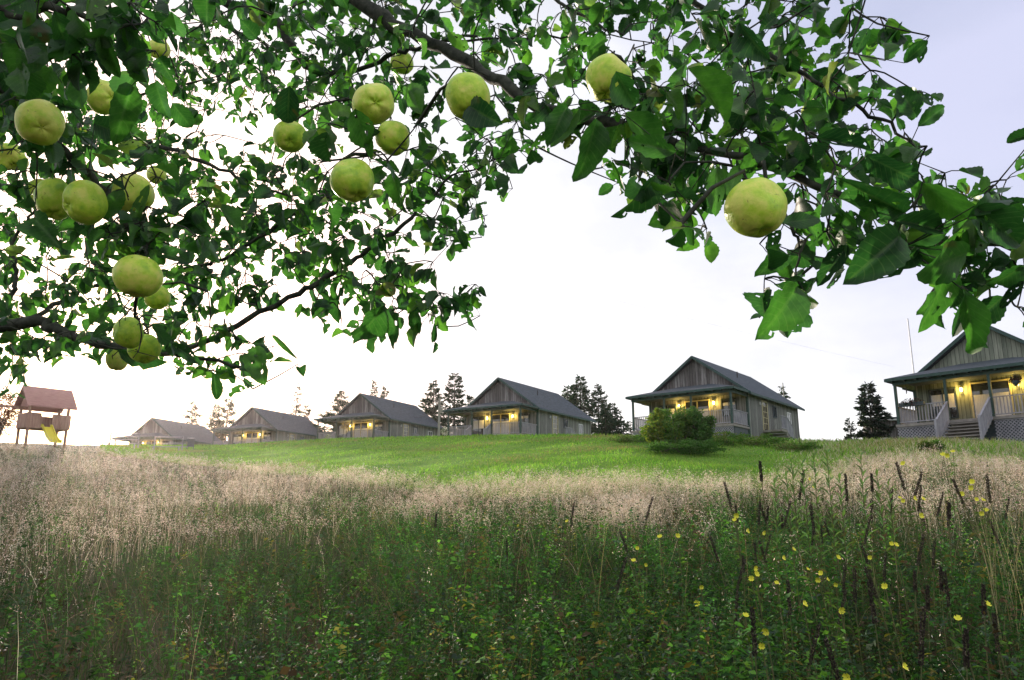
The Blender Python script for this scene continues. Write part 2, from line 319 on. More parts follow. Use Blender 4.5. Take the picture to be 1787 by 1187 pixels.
def cabin(X, Y, Z, az, label, wall='wall', gable='gable', lamps=2, skirt=.35, stair_n=3, extra=None):
    rt = empty('cabin', (X, Y, Z), -az, label=label, cat='cabin', group='row of porch cabins on the hilltop')
    zt = HE + OV * (HR-HE)/(W_/2+OV)
    b = MB(); b.prism_y([(-W_/2,-1.6),(W_/2,-1.6),(W_/2,zt-.2),(0,HR-.2),(-W_/2,zt-.2)], 0, L_); b.build('wall', M[wall], rt)
    gb = MB(); gb.prism_y([(-2.9,2.9),(2.9,2.9),(0,HR-.27)], -.03, -.002); gb.build('gable', M[gable], rt)
    # corner boards
    for sx in (-1, 1):
        c = MB(); x = sx * W_/2; c.box(min(x+sx*.02,x-sx*.14), max(x+sx*.02,x-sx*.14), -.022, 0.12, -1.5, zt-.28); c.build('corner_board', M['trim'], rt)
    We = W_/2 + OV; r = MB(); sl = (HR-HE)/We
    r.prism_y([(-We,HE),(-We,HE-.13),(0,HR-.17),(We,HE-.13),(We,HE),(0,HR)], -OV, L_+OV); ro = r.build('roof', M['roof'], rt)
    f = MB()
    for sx in (-1, 1):
        f.beam((sx*We*.999,-OV-.015,HE-.07),(0,-OV-.015,HR-.09),.03,.17); f.beam((sx*(We+.012),-OV,HE-.09),(sx*(We+.012),L_+OV,HE-.09),.024,.15)
    f.build('barge_board', M['trim'], rt)
    v = MB(); v.tube([(1.6,3.6,3.8),(1.6,3.6,4.45)], .045, 8); v.build('vent_pipe', M['iron'], ro)
    v = MB(); v.tube([(-.5,6.6,4.6),(-.5,6.6,5.35)], .05, 8); v.build('vent_pipe', M['iron'], ro)
    # hipped porch roof
    xe = W_/2 + .25; ye = -PD - .3; p = MB()
    p.add([(-xe,ye,HP),(xe,ye,HP),(xe,-.034,HP),(-xe,-.034,HP),(-1.2,-.034,3.13),(1.2,-.034,3.13),(-xe,ye,HP-.1),(xe,ye,HP-.1),(xe,-.034,HP-.1),(-xe,-.034,HP-.1)],
          [(0,1,5,4),(1,2,5),(3,0,4),(9,8,7,6),(0,6,7,1),(1,7,8,2),(3,9,6,0),(2,8,9,3,4,5)])
    p.build('porch_roof', M['roof'], rt)
    fb = MB(); fb.box(-xe-.02,xe+.02,ye-.03,ye-.003,HP-.16,HP-.015); fb.box(-xe-.03,-xe-.003,ye,-.05,HP-.16,HP-.015); fb.box(xe+.003,xe+.03,ye,-.05,HP-.16,HP-.015)
    fb.box(-W_/2,W_/2,-PD-.02,-PD+.1,HP-.34,HP-.105); fb.box(-W_/2,-W_/2+.12,-PD+.11,-.03,HP-.34,HP-.105); fb.box(W_/2-.12,W_/2,-PD+.11,-.03,HP-.34,HP-.105)
    for k in range(13):
        x = -xe + .3 + k * (2*xe-.6)/12; fb.box(x-.03,x+.03,ye+.01,-PD-.03,HP-.22,HP-.105)
    fb.build('porch_beam', M['trim'], rt)
    for u in POSTU:
        q = MB(); q.box(u-.06,u+.06,-PD-.02,-PD+.1,.002,HP-.345); q.build('porch_post', M['trim'], rt)
    dk = MB(); dk.box(-W_/2-.02,W_/2+.02,-PD-.06,-.024,-.14,0); dk.build('porch_deck', M['deck'], rt)
    # lattice skirt
    def lattice(x0, x1, nm='lattice_skirt'):
        lt = MB(); zb, ztp = -skirt-.5, -.16; h = ztp-zb; yl = -PD+.02
        n = int((x1-x0+h)/.16)
        for k in range(n):
            a = x0 - h + k*.16
            for s in (0, 1):
                xa, xb = a, a+h; za, zc = (zb, ztp) if s == 0 else (ztp, zb)
                # clip
                t0 = max(0, (x0-xa)/h); t1 = min(1, (x1-xa)/h)
                if t1-t0 < .05: continue
                pa = (xa+h*t0, yl+.008*s, za+(zc-za)*t0); pb = (xa+h*t1, yl+.008*s, za+(zc-za)*t1)
                lt.beam(pa, pb, .007, .045)
        lt.box(x0,x1,yl-.02,yl-.008,-.21,-.145)
        lt.build(nm, M['rail'], rt)
    lattice(-W_/2+.02, POSTU[1]); lattice(POSTU[2], W_/2-.02)
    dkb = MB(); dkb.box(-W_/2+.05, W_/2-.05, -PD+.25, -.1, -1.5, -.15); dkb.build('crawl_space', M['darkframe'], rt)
    # rails
    for a, b_ in ((POSTU[0]+.06, POSTU[1]-.06), (POSTU[2]+.06, POSTU[3]-.06)):
        q = MB(); railing(q, (a,-PD+.04,0),(b_,-PD+.04,0)); q.build('railing', M['rail'], rt)
    for sx in (-1, 1):
        q = MB(); railing(q, (sx*(W_/2-.06),-PD+.12,0),(sx*(W_/2-.06),-.05,0)); q.build('railing', M['rail'], rt)
    # stairs
    s = MB(); rise = .18; x0, x1 = POSTU[1]+.1, POSTU[2]-.1
    for k in range(stair_n):
        yy = -PD - .07 - .29*(k+1); zz = -.012 - rise*(k+1)
        s.box(x0,x1,yy,yy+.285,zz-.045,zz); s.box(x0+.02,x1-.02,yy+.26,yy+.284,zz-rise-.0,zz-.047)
    s.build('stairs', M['deck'], rt)
    for x in (x0-.06, x1+.06):
        q = MB(); run = .29*stair_n; drop = rise*stair_n
        A0 = Vector((x,-PD-.1,0)); B0 = Vector((x,-PD-.1-run,-drop)); up = Vector((0,0,1))
        q.beam(A0+up*.9,B0+up*.9,.09,.05); q.beam(A0+up*.02,B0+up*.02,.05,.22)
        n = int(run/.12)
        for k in range(n+1):
            c = A0.lerp(B0,k/max(n,1)); q.box(x-.02,x+.02,c.y-.03,c.y+.03,c.z+.1,c.z+.88)
        q.box(x-.05,x+.05,B0.y-.06,B0.y+.04,B0.z-.3,B0.z+1.0)
        q.build('stair_railing', M['rail'], rt)
    # front openings
    window(rt, 'front', -2.8, -1.6, .45, 1.9, 'dark')
    wd = window(rt, 'front', 1.85, 2.8, .9, 1.95, 'dark')
    cu = MB(); cu.box(-2.74,-1.66,-.024,-.019,.95,1.66); cu.build('blind', M['curtain'], rt)
    cu = MB(); cu.box(1.9,2.75,-.024,-.019,1.55,1.75); cu.build('blind', M['curtain'], rt)
    d = MB(); x0, x1 = -.8, .9
    for a, b_ in ((x0-.08,x0),(x1,x1+.08),((x0+x1)/2-.04,(x0+x1)/2+.04)): d.box(a,b_,-.055,-.003,.02,2.1)
    d.box(x0,x1,-.053,-.003,2.02,2.1); df = d
    d2 = MB(); d2.box(x0,x1,-.02,-.003,.02,2.02); do = d2.build('patio_door', M['glass'], rt); fr = df.build('frame', M['frame'], do)
    for a, b_ in ((x0+.06,(x0+x1)/2-.08),((x0+x1)/2+.08,x1-.06)):
        c = MB(); c.box(a,b_,-.026,-.021,.1,1.45)
        c.build('curtain', M['curtain'], do)
    h = MB(); h.box((x0+x1)/2+.05,(x0+x1)/2+.08,-.09,-.06,.95,1.2); h.build('handle', M['iron'], do)
    for u in (-1.25, 1.3):
        l = MB(); l.box(u-.05,u+.05,-.025,-.003,1.68,1.88); l.beam((u,-.02,1.86),(u,-.14,1.92),.02,.02); l.box(u-.055,u+.055,-.195,-.085,1.9,1.925); l.box(u-.04,u+.04,-.18,-.1,1.66,1.68)
        lo = l.build('wall_lamp', M['iron'], rt)
        gl = MB(); gl.tube([(u,-.14,1.69),(u,-.14,1.75),(u,-.14,1.84),(u,-.14,1.89)], [.04,.06,.06,.04], 10); gl.build('bulb', M['glow'], lo, True)
        li = bpy.data.objects.new('lamp_light', bpy.data.lights.new('lamp_light', 'POINT')); col.objects.link(li); li.parent = lo
        li.data.energy = 19; li.data.color = (1,.63,.13); li.data.shadow_soft_size = .05; li.location = (u,-.25,1.77)
    # right side openings
    window(rt, 'side', 4.6, 5.2, 1.15, 1.85, 'dark'); window(rt, 'side', 7.5, 8.2, .9, 1.7, 'white' if wall == 'wall' else 'dark')
    sdm = M['frame']; d = MB()
    for a, b_ in ((2.5,2.58),(3.42,3.5)): d.box(W_/2+.003,W_/2+.05,a,b_,.0,2.08)
    d.box(W_/2+.003,W_/2+.048,2.58,3.42,2.0,2.08)
    for k in range(1, 3): d.box(W_/2+.003,W_/2+.03,2.58+.28*k-.015,2.58+.28*k+.015,.1,2.0)
    for k in range(1, 5): d.box(W_/2+.003,W_/2+.028,2.58,3.42,.1+.4*k-.015,.1+.4*k+.015)
    g = MB(); g.box(W_/2+.003,W_/2+.014,2.58,3.42,.0,2.0); go = g.build('side_door', M['glass'], rt); d.build('frame', M['frame'], go)
    l = MB(); l.box(W_/2+.003,W_/2+.1,2.05,2.15,1.7,1.9); l.build('wall_lamp', M['sash'], rt)
    # side stoop with rail
    q = MB(); q.box(W_/2+.03,W_/2+1.3,2.4,3.6,-.14,0)
    for k in range(3): q.box(W_/2+.03,W_/2+1.2,3.6+.28*k,3.6+.28*(k+1),-.14-.18*(k+1),-.18*(k+1))
    q.build('side_stoop', M['deck'], rt)
    q = MB(); railing(q, (W_/2+1.26,2.45,0),(W_/2+1.26,3.55,0)); A0 = Vector((W_/2+1.26,3.6,0)); B0 = Vector((W_/2+1.26,4.7,-.6)); q.beam(A0+Vector((0,0,.92)),B0+Vector((0,0,.92)),.08,.05)
    for k in range(9): c = A0.lerp(B0,k/8); q.box(c.x-.015,c.x+.015,c.y-.045,c.y+.045,c.z-.05,c.z+.9)
    q.build('railing', M['rail'], rt)
    return rt
CAB = [(-48.38,106.02,9.65,17.3,'farthest low cabin at the left end of the row, its roof rising behind two benches'),
 (-31.57,95.76,9.66,22.4,'second cabin from the left, sunk behind the lawn crest beside the pair of conifers'),
 (-15.91,82.75,9.34,26.3,'third cabin from the left, brown gable, behind the thin tan sapling'),
 (-.99,66.57,8.16,31.6,'middle cabin with streaked brown gable, right of the grey utility pole'),
 (12.73,53.93,7.44,37.9,'tall cabin behind the big round bush, grey gable against the sky'),
 (23.96,39.09,6.24,48.0,'nearest cabin at the right edge with wide front steps and lattice skirt')]
for i, (X, Y, Z, az, lab) in enumerate(CAB):
    cabin(X, Y, Z, R(az), lab, 'wall_green' if i == 5 else 'wall', 'wall_green' if i == 5 else 'gable', skirt=.75 if i == 5 else .4, stair_n=6 if i == 5 else 3)
def cab_pt(i, u, v, z):
    X, Y, Z, az, _ = CAB[i]; a = R(az)
    return (X + u*math.cos(a) + v*math.sin(a), Y - u*math.sin(a) + v*math.cos(a), Z + z)

# ------------------------------------------------------------ vegetation templates
def quat_frames(d, nrm):
    d = d / np.linalg.norm(d, axis=1, keepdims=True)
    s = np.cross(d, nrm); s /= np.maximum(np.linalg.norm(s, axis=1, keepdims=True), 1e-6)
    return d, s, np.cross(s, d)
def scatter_leaves(pos, dirs, nrm, size, wid, tmpl):
    """tmpl: (V(k,3) [side, along, up], faces list) -> stacked"""
    TV, TF = tmpl; n = len(pos); d, s, u = quat_frames(dirs, nrm)
    V = pos[:, None] + size[:, None, None] * (TV[None, :, 0:1] * wid[:, None, None] * s[:, None] + TV[None, :, 1:2] * d[:, None] + TV[None, :, 2:3] * u[:, None])
    k = len(TV); off = (np.arange(n) * k)[:, None, None]
    return V.reshape(-1, 3), [(f[None] + off).reshape(-1, f.shape[1]) for f in TF]
def merge(parts):
    Vs, Fs, Cs, n = [], {}, [], 0
    for V, Fl, C in parts:
        Vs.append(V); Cs.append(C)
        for f in Fl: Fs.setdefault(f.shape[1], []).append(f + n)
        n += len(V)
    return np.concatenate(Vs), [np.concatenate(f) for f in Fs.values()], np.concatenate(Cs)
LEAF4 = (np.array([[0,0,0],[-.5,.45,.1],[0,.5,0],[.5,.45,.1],[0,1,-.08]], float), [np.array([[0,2,1],[0,3,2],[1,2,4],[2,3,4]])])
DIAM = (np.array([[0,0,0],[-.5,.5,.06],[0,1,0],[.5,.5,.06]], float), [np.array([[0,3,2,1]])])
def randdir(n, zmin=-1, zmax=1):
    z = rng.uniform(zmin, zmax, n); a = rng.uniform(0, 2*np.pi, n); r = np.sqrt(1 - z*z)
    return np.stack([r*np.cos(a), r*np.sin(a), z], -1)
def jcol(base, n, k, j=.25, hue=.1):
    c = np.asarray(base, float)[None] * (1 + rng.uniform(-j, j, (n, 1))) * (1 + rng.uniform(-hue, hue, (n, 3)))
    return np.repeat(np.clip(c, .003, 1), k, axis=0)

# ------------------------------------------------------------ conifers
def conifer(px, toprow, d, halfpx, label, dens=1., seed=0, colr=(.025,.055,.028), sparse=0., baserow=772, lean=0., group=None, fill=1.):
    r = np.random.default_rng(seed); X = (px - 893.5) / F * 1.0
    top = P(px, toprow, d); bx, by = top.x, top.y; bz = gz(bx, by) - .3
    H = top.z - bz; R0 = halfpx / F * d * 1.5
    rt = empty('conifer', (bx, by, bz), 0, label=label, cat='conifer', group=group)
    t = MB(); t.tube([(0,0,0),(lean*.3,0,H*.5),(lean,0,H)], [.05+H*.016, .03+H*.008, .012], 7); t.build('trunk', M['trunk'], rt)
    pos, dr, sz = [], [], []; visH = H * 1.0
    nw = int(H / .24 * dens)
    for i in range(nw):
        f = 1 - (i + r.random()) / nw          # 0 bottom ..1 top
        zz = H * (.06 + .93 * f); rad = R0 * ((1 - f) ** .72) * (0.75 + .5 * r.random()) + .12
        nb = r.integers(4, 7)
        for b_ in range(nb):
            if r.random() < sparse: continue
            a = r.random() * 2*np.pi; L1 = rad * r.uniform(.55, 1.1); rise = r.uniform(-.1, .35) if f > .5 else r.uniform(-.25, .2)
            m_ = max(8, int(L1 * 30 * fill))
            tt = r.random(m_) ** .6 ; w = .12 + .30 * L1 * (1 - tt * .6)
            off = r.normal(0, 1, m_) * w * .5
            x = L1 * tt * np.cos(a) - off * np.sin(a) + lean * f; y_ = L1 * tt * np.sin(a) + off * np.cos(a)
            z = zz + rise * L1 * tt + .12 * L1 * tt ** 2 + r.normal(0, .05, m_)
            pos.append(np.stack([x, y_, z], -1))
            dv = np.stack([np.cos(a) + r.normal(0, .5, m_), np.sin(a) + r.normal(0, .5, m_), r.normal(.1, .4, m_)], -1); dr.append(dv)
            sz.append(r.uniform(.20, .44, m_) * (1 if H > 5 else .7))
    pos = np.concatenate(pos); dr = np.concatenate(dr); sz = np.concatenate(sz)
    V, Fl = scatter_leaves(pos, dr, randdir(len(pos)), sz, r.uniform(.25, .5, len(pos)), DIAM)
    np_mesh('crown', V, Fl, M['conifer'], jcol(colr, len(pos), 4, .4, .15), rt)
    return rt
CG = 'conifers behind the cabins'
for i, (px, row, d, hw, lab, sp, lean) in enumerate([
    (338, 699, 132, 19, 'small spruce behind the ridge of the farthest cabin', .1, 0),
    (378, 704, 126, 17, 'bushy conifer left of a pair beside the second cabin roof', .1, 0),
    (399, 694, 128, 22, 'tallest conifer of the pair left of the second cabin gable', .15, 0),
    (520, 668, 130, 12, 'sparse bare-topped conifer behind the roof of the second cabin', .6, 0),
    (535, 706, 122, 13, 'low conifer top poking over the rear ridge of the second cabin', .2, 0),
    (590, 682, 106, 31, 'dark conifer with crooked tip left of the third cabin gable', .1, .5),
    (654, 664, 118, 10, 'thin spire conifer tip above the third cabin ridge', .3, 0),
    (672, 676, 116, 17, 'bushy conifer top above the third cabin roof slope', .1, 0),
    (757, 664, 96, 27, 'dense pointed conifer behind the utility pole', 0, 0),
    (794, 650, 94, 27, 'tall open-topped conifer left of the middle cabin gable', .15, 0),
    (820, 690, 92, 16, 'short conifer hidden behind the middle cabin porch', .1, 0),
    (990, 676, 90, 24, 'left shoulder conifer of the clump right of the middle cabin', .12, 0),
    (1012, 655, 92, 36, 'tallest conifer of the clump right of the middle cabin', .08, 0),
    (1043, 671, 90, 25, 'slender spire conifer right of the tallest one in the clump', .08, 0),
    (1056, 704, 86, 19, 'low dense conifer in the clump between the two spires', .05, 0),
    (1068, 703, 88, 20, 'conifer with a small spire at the right side of the clump', .05, 0),
    (1084, 728, 86, 15, 'low dark conifer near the tall cabin porch post', 0, 0),
    (1100, 735, 84, 12, 'smallest conifer beside the porch post of the tall cabin', 0, 0),
    (1363, 672, 84, 14, 'conifer tip showing above the rear roof of the tall cabin', .2, 0)]):
    conifer(px, row, d, hw, lab, seed=i*3+1, sparse=sp, lean=lean, group=CG, colr=(.03,.062,.034) if px > 560 else (.05,.06,.03))
conifer(1514, 668, 62, 27, 'lone dark conifer standing left of the nearest cabin', seed=77, sparse=.1, colr=(.018,.035,.025), fill=1.5, dens=1.2)
conifer(1482, 732, 64, 9, 'small round dark evergreen at the foot of the lone conifer', seed=78, colr=(.02,.04,.03), fill=1.6)

def bushy(name, cx, cy, rx, rz, nleaf, lsize, cols, label, cat, seed, stems=7, trunk_h=None, group=None, H=None, crown_bottom=.1, mat_=None):
    r = np.random.default_rng(seed); bz = gz(cx, cy) - .1
    rt = empty(name, (cx, cy, bz), 0, label=label, cat=cat, group=group)
    st = MB(); pos = []
    tips = []
    for k in range(stems):
        a = r.random()*6.28; q = r.uniform(.2, .8)
        e = np.array([math.cos(a)*rx*q, math.sin(a)*rx*q, H*r.uniform(.55, .9)]); tips.append(e)
        m_ = e * .5 + np.array([0, 0, H*.08]); st.tube([(r.normal(0,.06), r.normal(0,.06), 0), m_, e], [.045*H/2.4, .028*H/2.4, .01], 6)
        for _ in range(3):
            e2 = e*r.uniform(.6,.9) + r.normal(0, rx*.3, 3); st.tube([e*.6+np.array([0,0,H*.03]), e2], [.015, .005], 4, False)
    st.build('trunk', M['trunk'], rt)
    nc = 80; cc = []
    while len(cc) < nc:
        p = r.uniform(-1, 1, 3)
        if .12 < (p**2).sum() < 1: cc.append(p)
    cc = np.array(cc) * r.uniform(.75, 1.08, (nc, 1)); rad = r.uniform(.14, .3, nc)
    ii = r.integers(0, nc, nleaf); q = r.normal(0, 1, (nleaf, 3)); q /= np.linalg.norm(q, axis=1, keepdims=True); q *= (r.random((nleaf, 1)) ** .4)
    p = cc[ii] + q * rad[ii][:, None]
    zc = H * (.5 + crown_bottom/2)
    pos = np.stack([p[:,0]*rx, p[:,1]*rx, zc + p[:,2]*H*(1-crown_bottom)/2], -1)
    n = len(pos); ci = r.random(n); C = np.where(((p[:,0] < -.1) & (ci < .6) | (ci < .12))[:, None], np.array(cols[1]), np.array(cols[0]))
    C = C * (1 + r.uniform(-.3, .3, (n,1)))
    V, Fl = scatter_leaves(pos, randdir(n, -.8, .6), randdir(n, 0, 1), r.uniform(.6, 1.2, n)*lsize, r.uniform(.5, .8, n), LEAF4)
    np_mesh('crown', V, Fl, mat_ or M['leafm'], np.repeat(C, 5, axis=0), rt)
    return rt
def at(px, row, d):   # ground point under an image column at a forward distance
    p = P(px, row, d); return p.x, p.y
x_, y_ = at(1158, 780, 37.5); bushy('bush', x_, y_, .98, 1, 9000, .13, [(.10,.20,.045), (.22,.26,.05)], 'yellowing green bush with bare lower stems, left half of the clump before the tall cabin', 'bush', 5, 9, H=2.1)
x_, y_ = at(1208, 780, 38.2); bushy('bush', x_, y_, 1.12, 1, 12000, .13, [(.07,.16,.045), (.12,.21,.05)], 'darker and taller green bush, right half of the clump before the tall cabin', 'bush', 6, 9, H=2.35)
x_, y_ = at(1195, 780, 36.5); bushy('low_shrub', x_, y_, 2.0, 1, 5500, .10, [(.06,.14,.035), (.08,.18,.04)], 'low spreading shrub at the foot of the big bushes', 'shrub', 8, 5, H=.75)
x_, y_ = at(4, 700, 57); bushy('autumn_tree', x_, y_, 1.5, 1, 2600, .16, [(.16,.06,.035), (.25,.07,.04)], 'reddish leafy tree at the left edge behind the play tower', 'tree', 9, 7, H=4.5, crown_bottom=.15)
x_, y_ = at(603, 760, 72); bushy('sapling', x_, y_, .5, 1, 420, .10, [(.35,.22,.12), (.42,.30,.18)], 'thin sapling with tan leaves on the lawn before the third cabin', 'tree', 12, 3, H=1.75, crown_bottom=.55)
for px, d, h, lab in ((776, 63.5, .9, 'white flowering shrub at the left end of the middle cabin porch'), (573, 78, .8, 'white flowering shrub beside the third cabin porch post')):
    x_, y_ = at(px, 760, d); bushy('flowering_shrub', x_, y_, .32, 1, 420, .09, [(.6,.6,.62), (.10,.16,.05)], lab, 'shrub', 13, 4, H=h)
for k, (px, d, h, w_) in enumerate([(1270, 42, .8, 1.3), (1330, 43, .7, 1.5), (1110, 44, .55, 1.6), (1390, 40, .55, 1.4), (1625, 31, .6, .5)]):
    x_, y_ = at(px, 770, d)
    bushy('weed_clump', x_, y_, w_, 1, 2200, .11, [(.09,.19,.04), (.17,.20,.07)],
          ['rank weeds right of the big bush below the tall cabin', 'weeds under the side windows of the tall cabin', 'weeds below the left porch post of the tall cabin', 'weeds at the far right corner of the tall cabin', 'upright green weeds beside the steps of the nearest cabin'][k], 'weeds', 20+k, 5, H=h)

# ------------------------------------------------------------ play tower
def play_tower():
    d = 50.; c = P(72, 768, d); gx_, gy_ = c.x, c.y; g0 = gz(gx_, gy_)
    rt = empty('play_tower', (gx_, gy_, g0), R(50), label='wooden play tower with pitched roof and yellow slide at the left edge', cat='play tower')
    top = P(72, 674, d).z - g0; H = top; wx, wy = 1.12, .75
    fl, ev = H*.31, H*.67
    for sx in (-1, 1):
        for sy in (-1, 1):
            p = MB(); p.box(sx*wx-.07, sx*wx+.07, sy*wy-.07, sy*wy+.07, -.3, ev); p.build('post', M['wood'], rt)
    p = MB(); p.box(-wx-.1, wx+.1, -wy-.1, wy+.1, fl-.12, fl); p.build('platform', M['wood'], rt)
    for (x0, x1, y0, y1) in ((-wx-.16, -.45, -wy-.14, -wy-.075), (.18, wx+.16, -wy-.14, -wy-.075), (-wx-.14, -wx-.075, -wy-.07, wy+.1), (wx+.075, wx+.14, -wy-.07, wy+.1), (-wx-.1, wx+.1, wy+.075, wy+.13)):
        q = MB()
        if x1 - x0 > .1:
            n = max(1, int((x1-x0)/.16)); 
            for k in range(n): q.box(x0+(x1-x0)*k/n+.006, x0+(x1-x0)*(k+1)/n-.006, y0, y1, fl-.08, fl+.82)
        else:
            n = 9
            for k in range(n): q.box(x0, x1, y0+(y1-y0)*k/n+.006, y0+(y1-y0)*(k+1)/n-.006, fl-.08, fl+.82)
        q.build('side_panel', M['wood'], rt)
    # pitched roof, ridge along x
    r = MB(); ov = .35; hy = wy+.5
    sec = [(-hy, ev-.1), (-hy, ev-.18), (0, H-.08), (hy, ev-.18), (hy, ev-.1), (0, H)]
    n = 6; vs = [(-wx-ov, y_, z) for y_, z in sec] + [(wx+ov, y_, z) for y_, z in sec]
    r.add(vs, [tuple(range(n))[::-1], tuple(range(n, 2*n))] + [(i, (i+1)%n, (i+1)%n+n, i+n) for i in range(n)]); r.build('roof', M['shelt'], rt)
    g = MB(); g.add([(-wx-.02,-hy+.2,ev-.12),(-wx-.02,hy-.2,ev-.12),(-wx-.02,0,H-.15),(-wx+.03,-hy+.2,ev-.12),(-wx+.03,hy-.2,ev-.12),(-wx+.03,0,H-.15)],[(0,1,2),(5,4,3),(0,3,4,1),(1,4,5,2),(2,5,3,0)]); g.build('gable', M['shelt'], rt)
    s = MB(); y0 = -wy-.1; run = 1.7; pts = [(0, y0, fl), (0, y0-.25, fl-.03), (0, y0-run*.6, fl*.42), (0, y0-run, .12), (0, y0-run-.4, .06)]
    for i in range(4):
        a, b_ = pts[i], pts[i+1]; xx = -.14
        s.add([(xx-.26,a[1],a[2]),(xx+.26,a[1],a[2]),(xx+.26,b_[1],b_[2]),(xx-.26,b_[1],b_[2]),(xx-.26,a[1],a[2]-.04),(xx+.26,a[1],a[2]-.04),(xx+.26,b_[1],b_[2]-.04),(xx-.26,b_[1],b_[2]-.04)],[(0,3,2,1),(4,5,6,7),(0,4,7,3),(1,2,6,5)])
        for e in (-.27, .27): s.beam((xx+e, a[1], a[2]+.06), (xx+e, b_[1], b_[2]+.06), .04, .2)
    s.build('slide', M['slide'], rt)
    b = MB(); b.beam((-wx, 0, ev-.15), (-wx-2.9, 0, ev-.25), .12, .14)
    for sy in (-1, 1): b.beam((-wx-2.8, 0, ev-.2), (-wx-3.0, sy*1.1, -.3), .1, .1)
    b.build('swing_beam', M['wood'], rt)
play_tower()
# benches, poles, shed, rock
def bench(px, d, label):
    x_, y_ = at(px, 770, d); z_ = gz(x_, y_); rt = empty('garden_bench', (x_, y_, z_ ), R(6), label=label, cat='bench', group='pale timber benches on the lawn')
    w = 1.15
    m = MB(); 
    for sx in (-1, 1): m.box(sx*w-.04, sx*w+.04, .2, .28, -.2, 1.12)
    m.box(-w-.04, w+.04, .19, .27, 1.13, 1.22); m.box(-w+.05, w-.05, .21, .26, .62, .69); m.build('backrest', M['rail'], rt)
    m = MB(); m.box(-w-.1, w+.5, -.35, .15, .30, .34); m.build('seat', M['rail'], rt)
    for sx in (-1, 1):
        m = MB(); m.box(sx*w*.9-.04, sx*w*.9+.04, -.33, -.25, -.2, .295); m.build('leg', M['rail'], rt)
bench(215, 66, 'left of two pale timber benches in front of the farthest cabin'); bench(293, 67, 'right of two pale timber benches, before the farthest cabin roof')
x_, y_ = at(333, 770, 70); z_ = gz(x_, y_); rt = empty('garden_chair', (x_, y_, z_+.15), R(20), label='dark garden chair with pale headrest right of the two benches', cat='chair')
m = MB(); m.beam((-.25,.1,.0),(-.25,.35,.85),.05,.05); m.beam((.25,.1,.0),(.25,.35,.85),.05,.05); m.box(-.3,.3,.36,.4,.15,.82); m.build('backrest', M['darkframe'], rt)
m = MB(); m.box(-.32,.32,.33,.41,.84,.93); m.build('headrest', M['rail'], rt)
m = MB(); m.box(-.3,.3,-.3,.2,.1,.16); m.build('seat', M['darkframe'], rt)
for sx in (-1, 1):
    for yy in (-.27, .2): m = MB(); m.box(sx*.26-.03, sx*.26+.03, yy-.03, yy+.03, -.4, .1); m.build('leg', M['darkframe'], rt)
def pole(name, px, toprow, d, r, label, cat='pole', pm='pole'):
    t = P(px, toprow, d); z_ = gz(t.x, t.y) - .5; rt = empty(name, (t.x, t.y, z_), label=label, cat=cat); m = MB(); m.tube([(0,0,0),(0,0,t.z-z_)], [r, r*.75], 9); m.build('shaft', M[pm], rt)
    return rt, t
rt, pt = pole('utility_pole', 767, 695, 82, .15, 'grey wooden utility pole between the third and middle cabins')
m = MB(); m.box(-.5,.5,-.22,-.14,pt.z-rt.location.z-.5,pt.z-rt.location.z-.4); m.tube([(.25,-.2,pt.z-rt.location.z-1.6),(.25,-.2,pt.z-rt.location.z-1.0)],.14,8); m.build('crossarm', M['pole'], rt)
pole('thin_pole', 1366, 668, 80, .06, 'thin pole behind the rear roof of the tall cabin')
pole('mast', 1584, 556, 58, .06, 'tall pale mast rising behind the nearest cabin roof', 'mast', 'sash')
def wire(p, q, sag, r, label, name='overhead_wire'):
    p = Vector(p); q = Vector(q); m = MB()
    m.tube([p.lerp(q, t) - Vector((0,0,sag*4*t*(1-t))) for t in np.linspace(0, 1, 24)], r, 5); o = m.build(name, M['iron'], None, True); tag(o, label, 'wire')
wire(pt - Vector((0,0,.5)), cab_pt(2, 2.5, 6, 3.2), .5, .02, 'short dark wire dropping from the utility pole to the third cabin')
wire(P(350, 330, 34), P(1560, 640, 60), 0.3, .0032, 'long faint wire crossing the white sky above the cabins')
x_, y_ = at(1552, 760, 62); z_ = gz(x_, y_); rt = empty('dark_shed', (x_, y_, z_), R(-20), label='low dark shed with flat roof between lone conifer and nearest cabin', cat='shed')
zt = P(1545, 731, 62).z - z_; m = MB(); m.box(-1.7,1.7,-1,2,-.5,zt-.25); m.build('wall', M['gable'], rt); m = MB(); m.box(-2.0,2.0,-1.4,2.3,zt-.245,zt-.12); m.build('fascia', M['sash'], rt); m = MB(); m.box(-2.05,2.05,-1.45,2.35,zt-.118,zt); m.build('roof', M['roof'], rt)
def rock(px, d, s, label):
    x_, y_ = at(px, 765, d); m = MB(); n = 10; r = np.random.default_rng(3)
    rings = [[(math.cos(6.283*k/n)*s*math.sin(ph)*r.uniform(.8,1.15), math.sin(6.283*k/n)*s*math.sin(ph)*r.uniform(.8,1.15), s*.55*math.cos(ph)) for k in range(n)] for ph in (.25,.8,1.3,1.8)]
    vs = [v for rr in rings for v in rr]; fs = [tuple(range(n))] + [(i*n+k, (i+1)*n+k, (i+1)*n+(k+1)%n, i*n+(k+1)%n) for i in range(3) for k in range(n)]
    m.add(vs, fs); o = m.build('boulder', M['stone'], None, False, (x_, y_, gz(x_, y_)+.1)); tag(o, label, 'rock')
rock(1546, 41, .32, 'pale grey boulder in dry grass left of the nearest cabin')
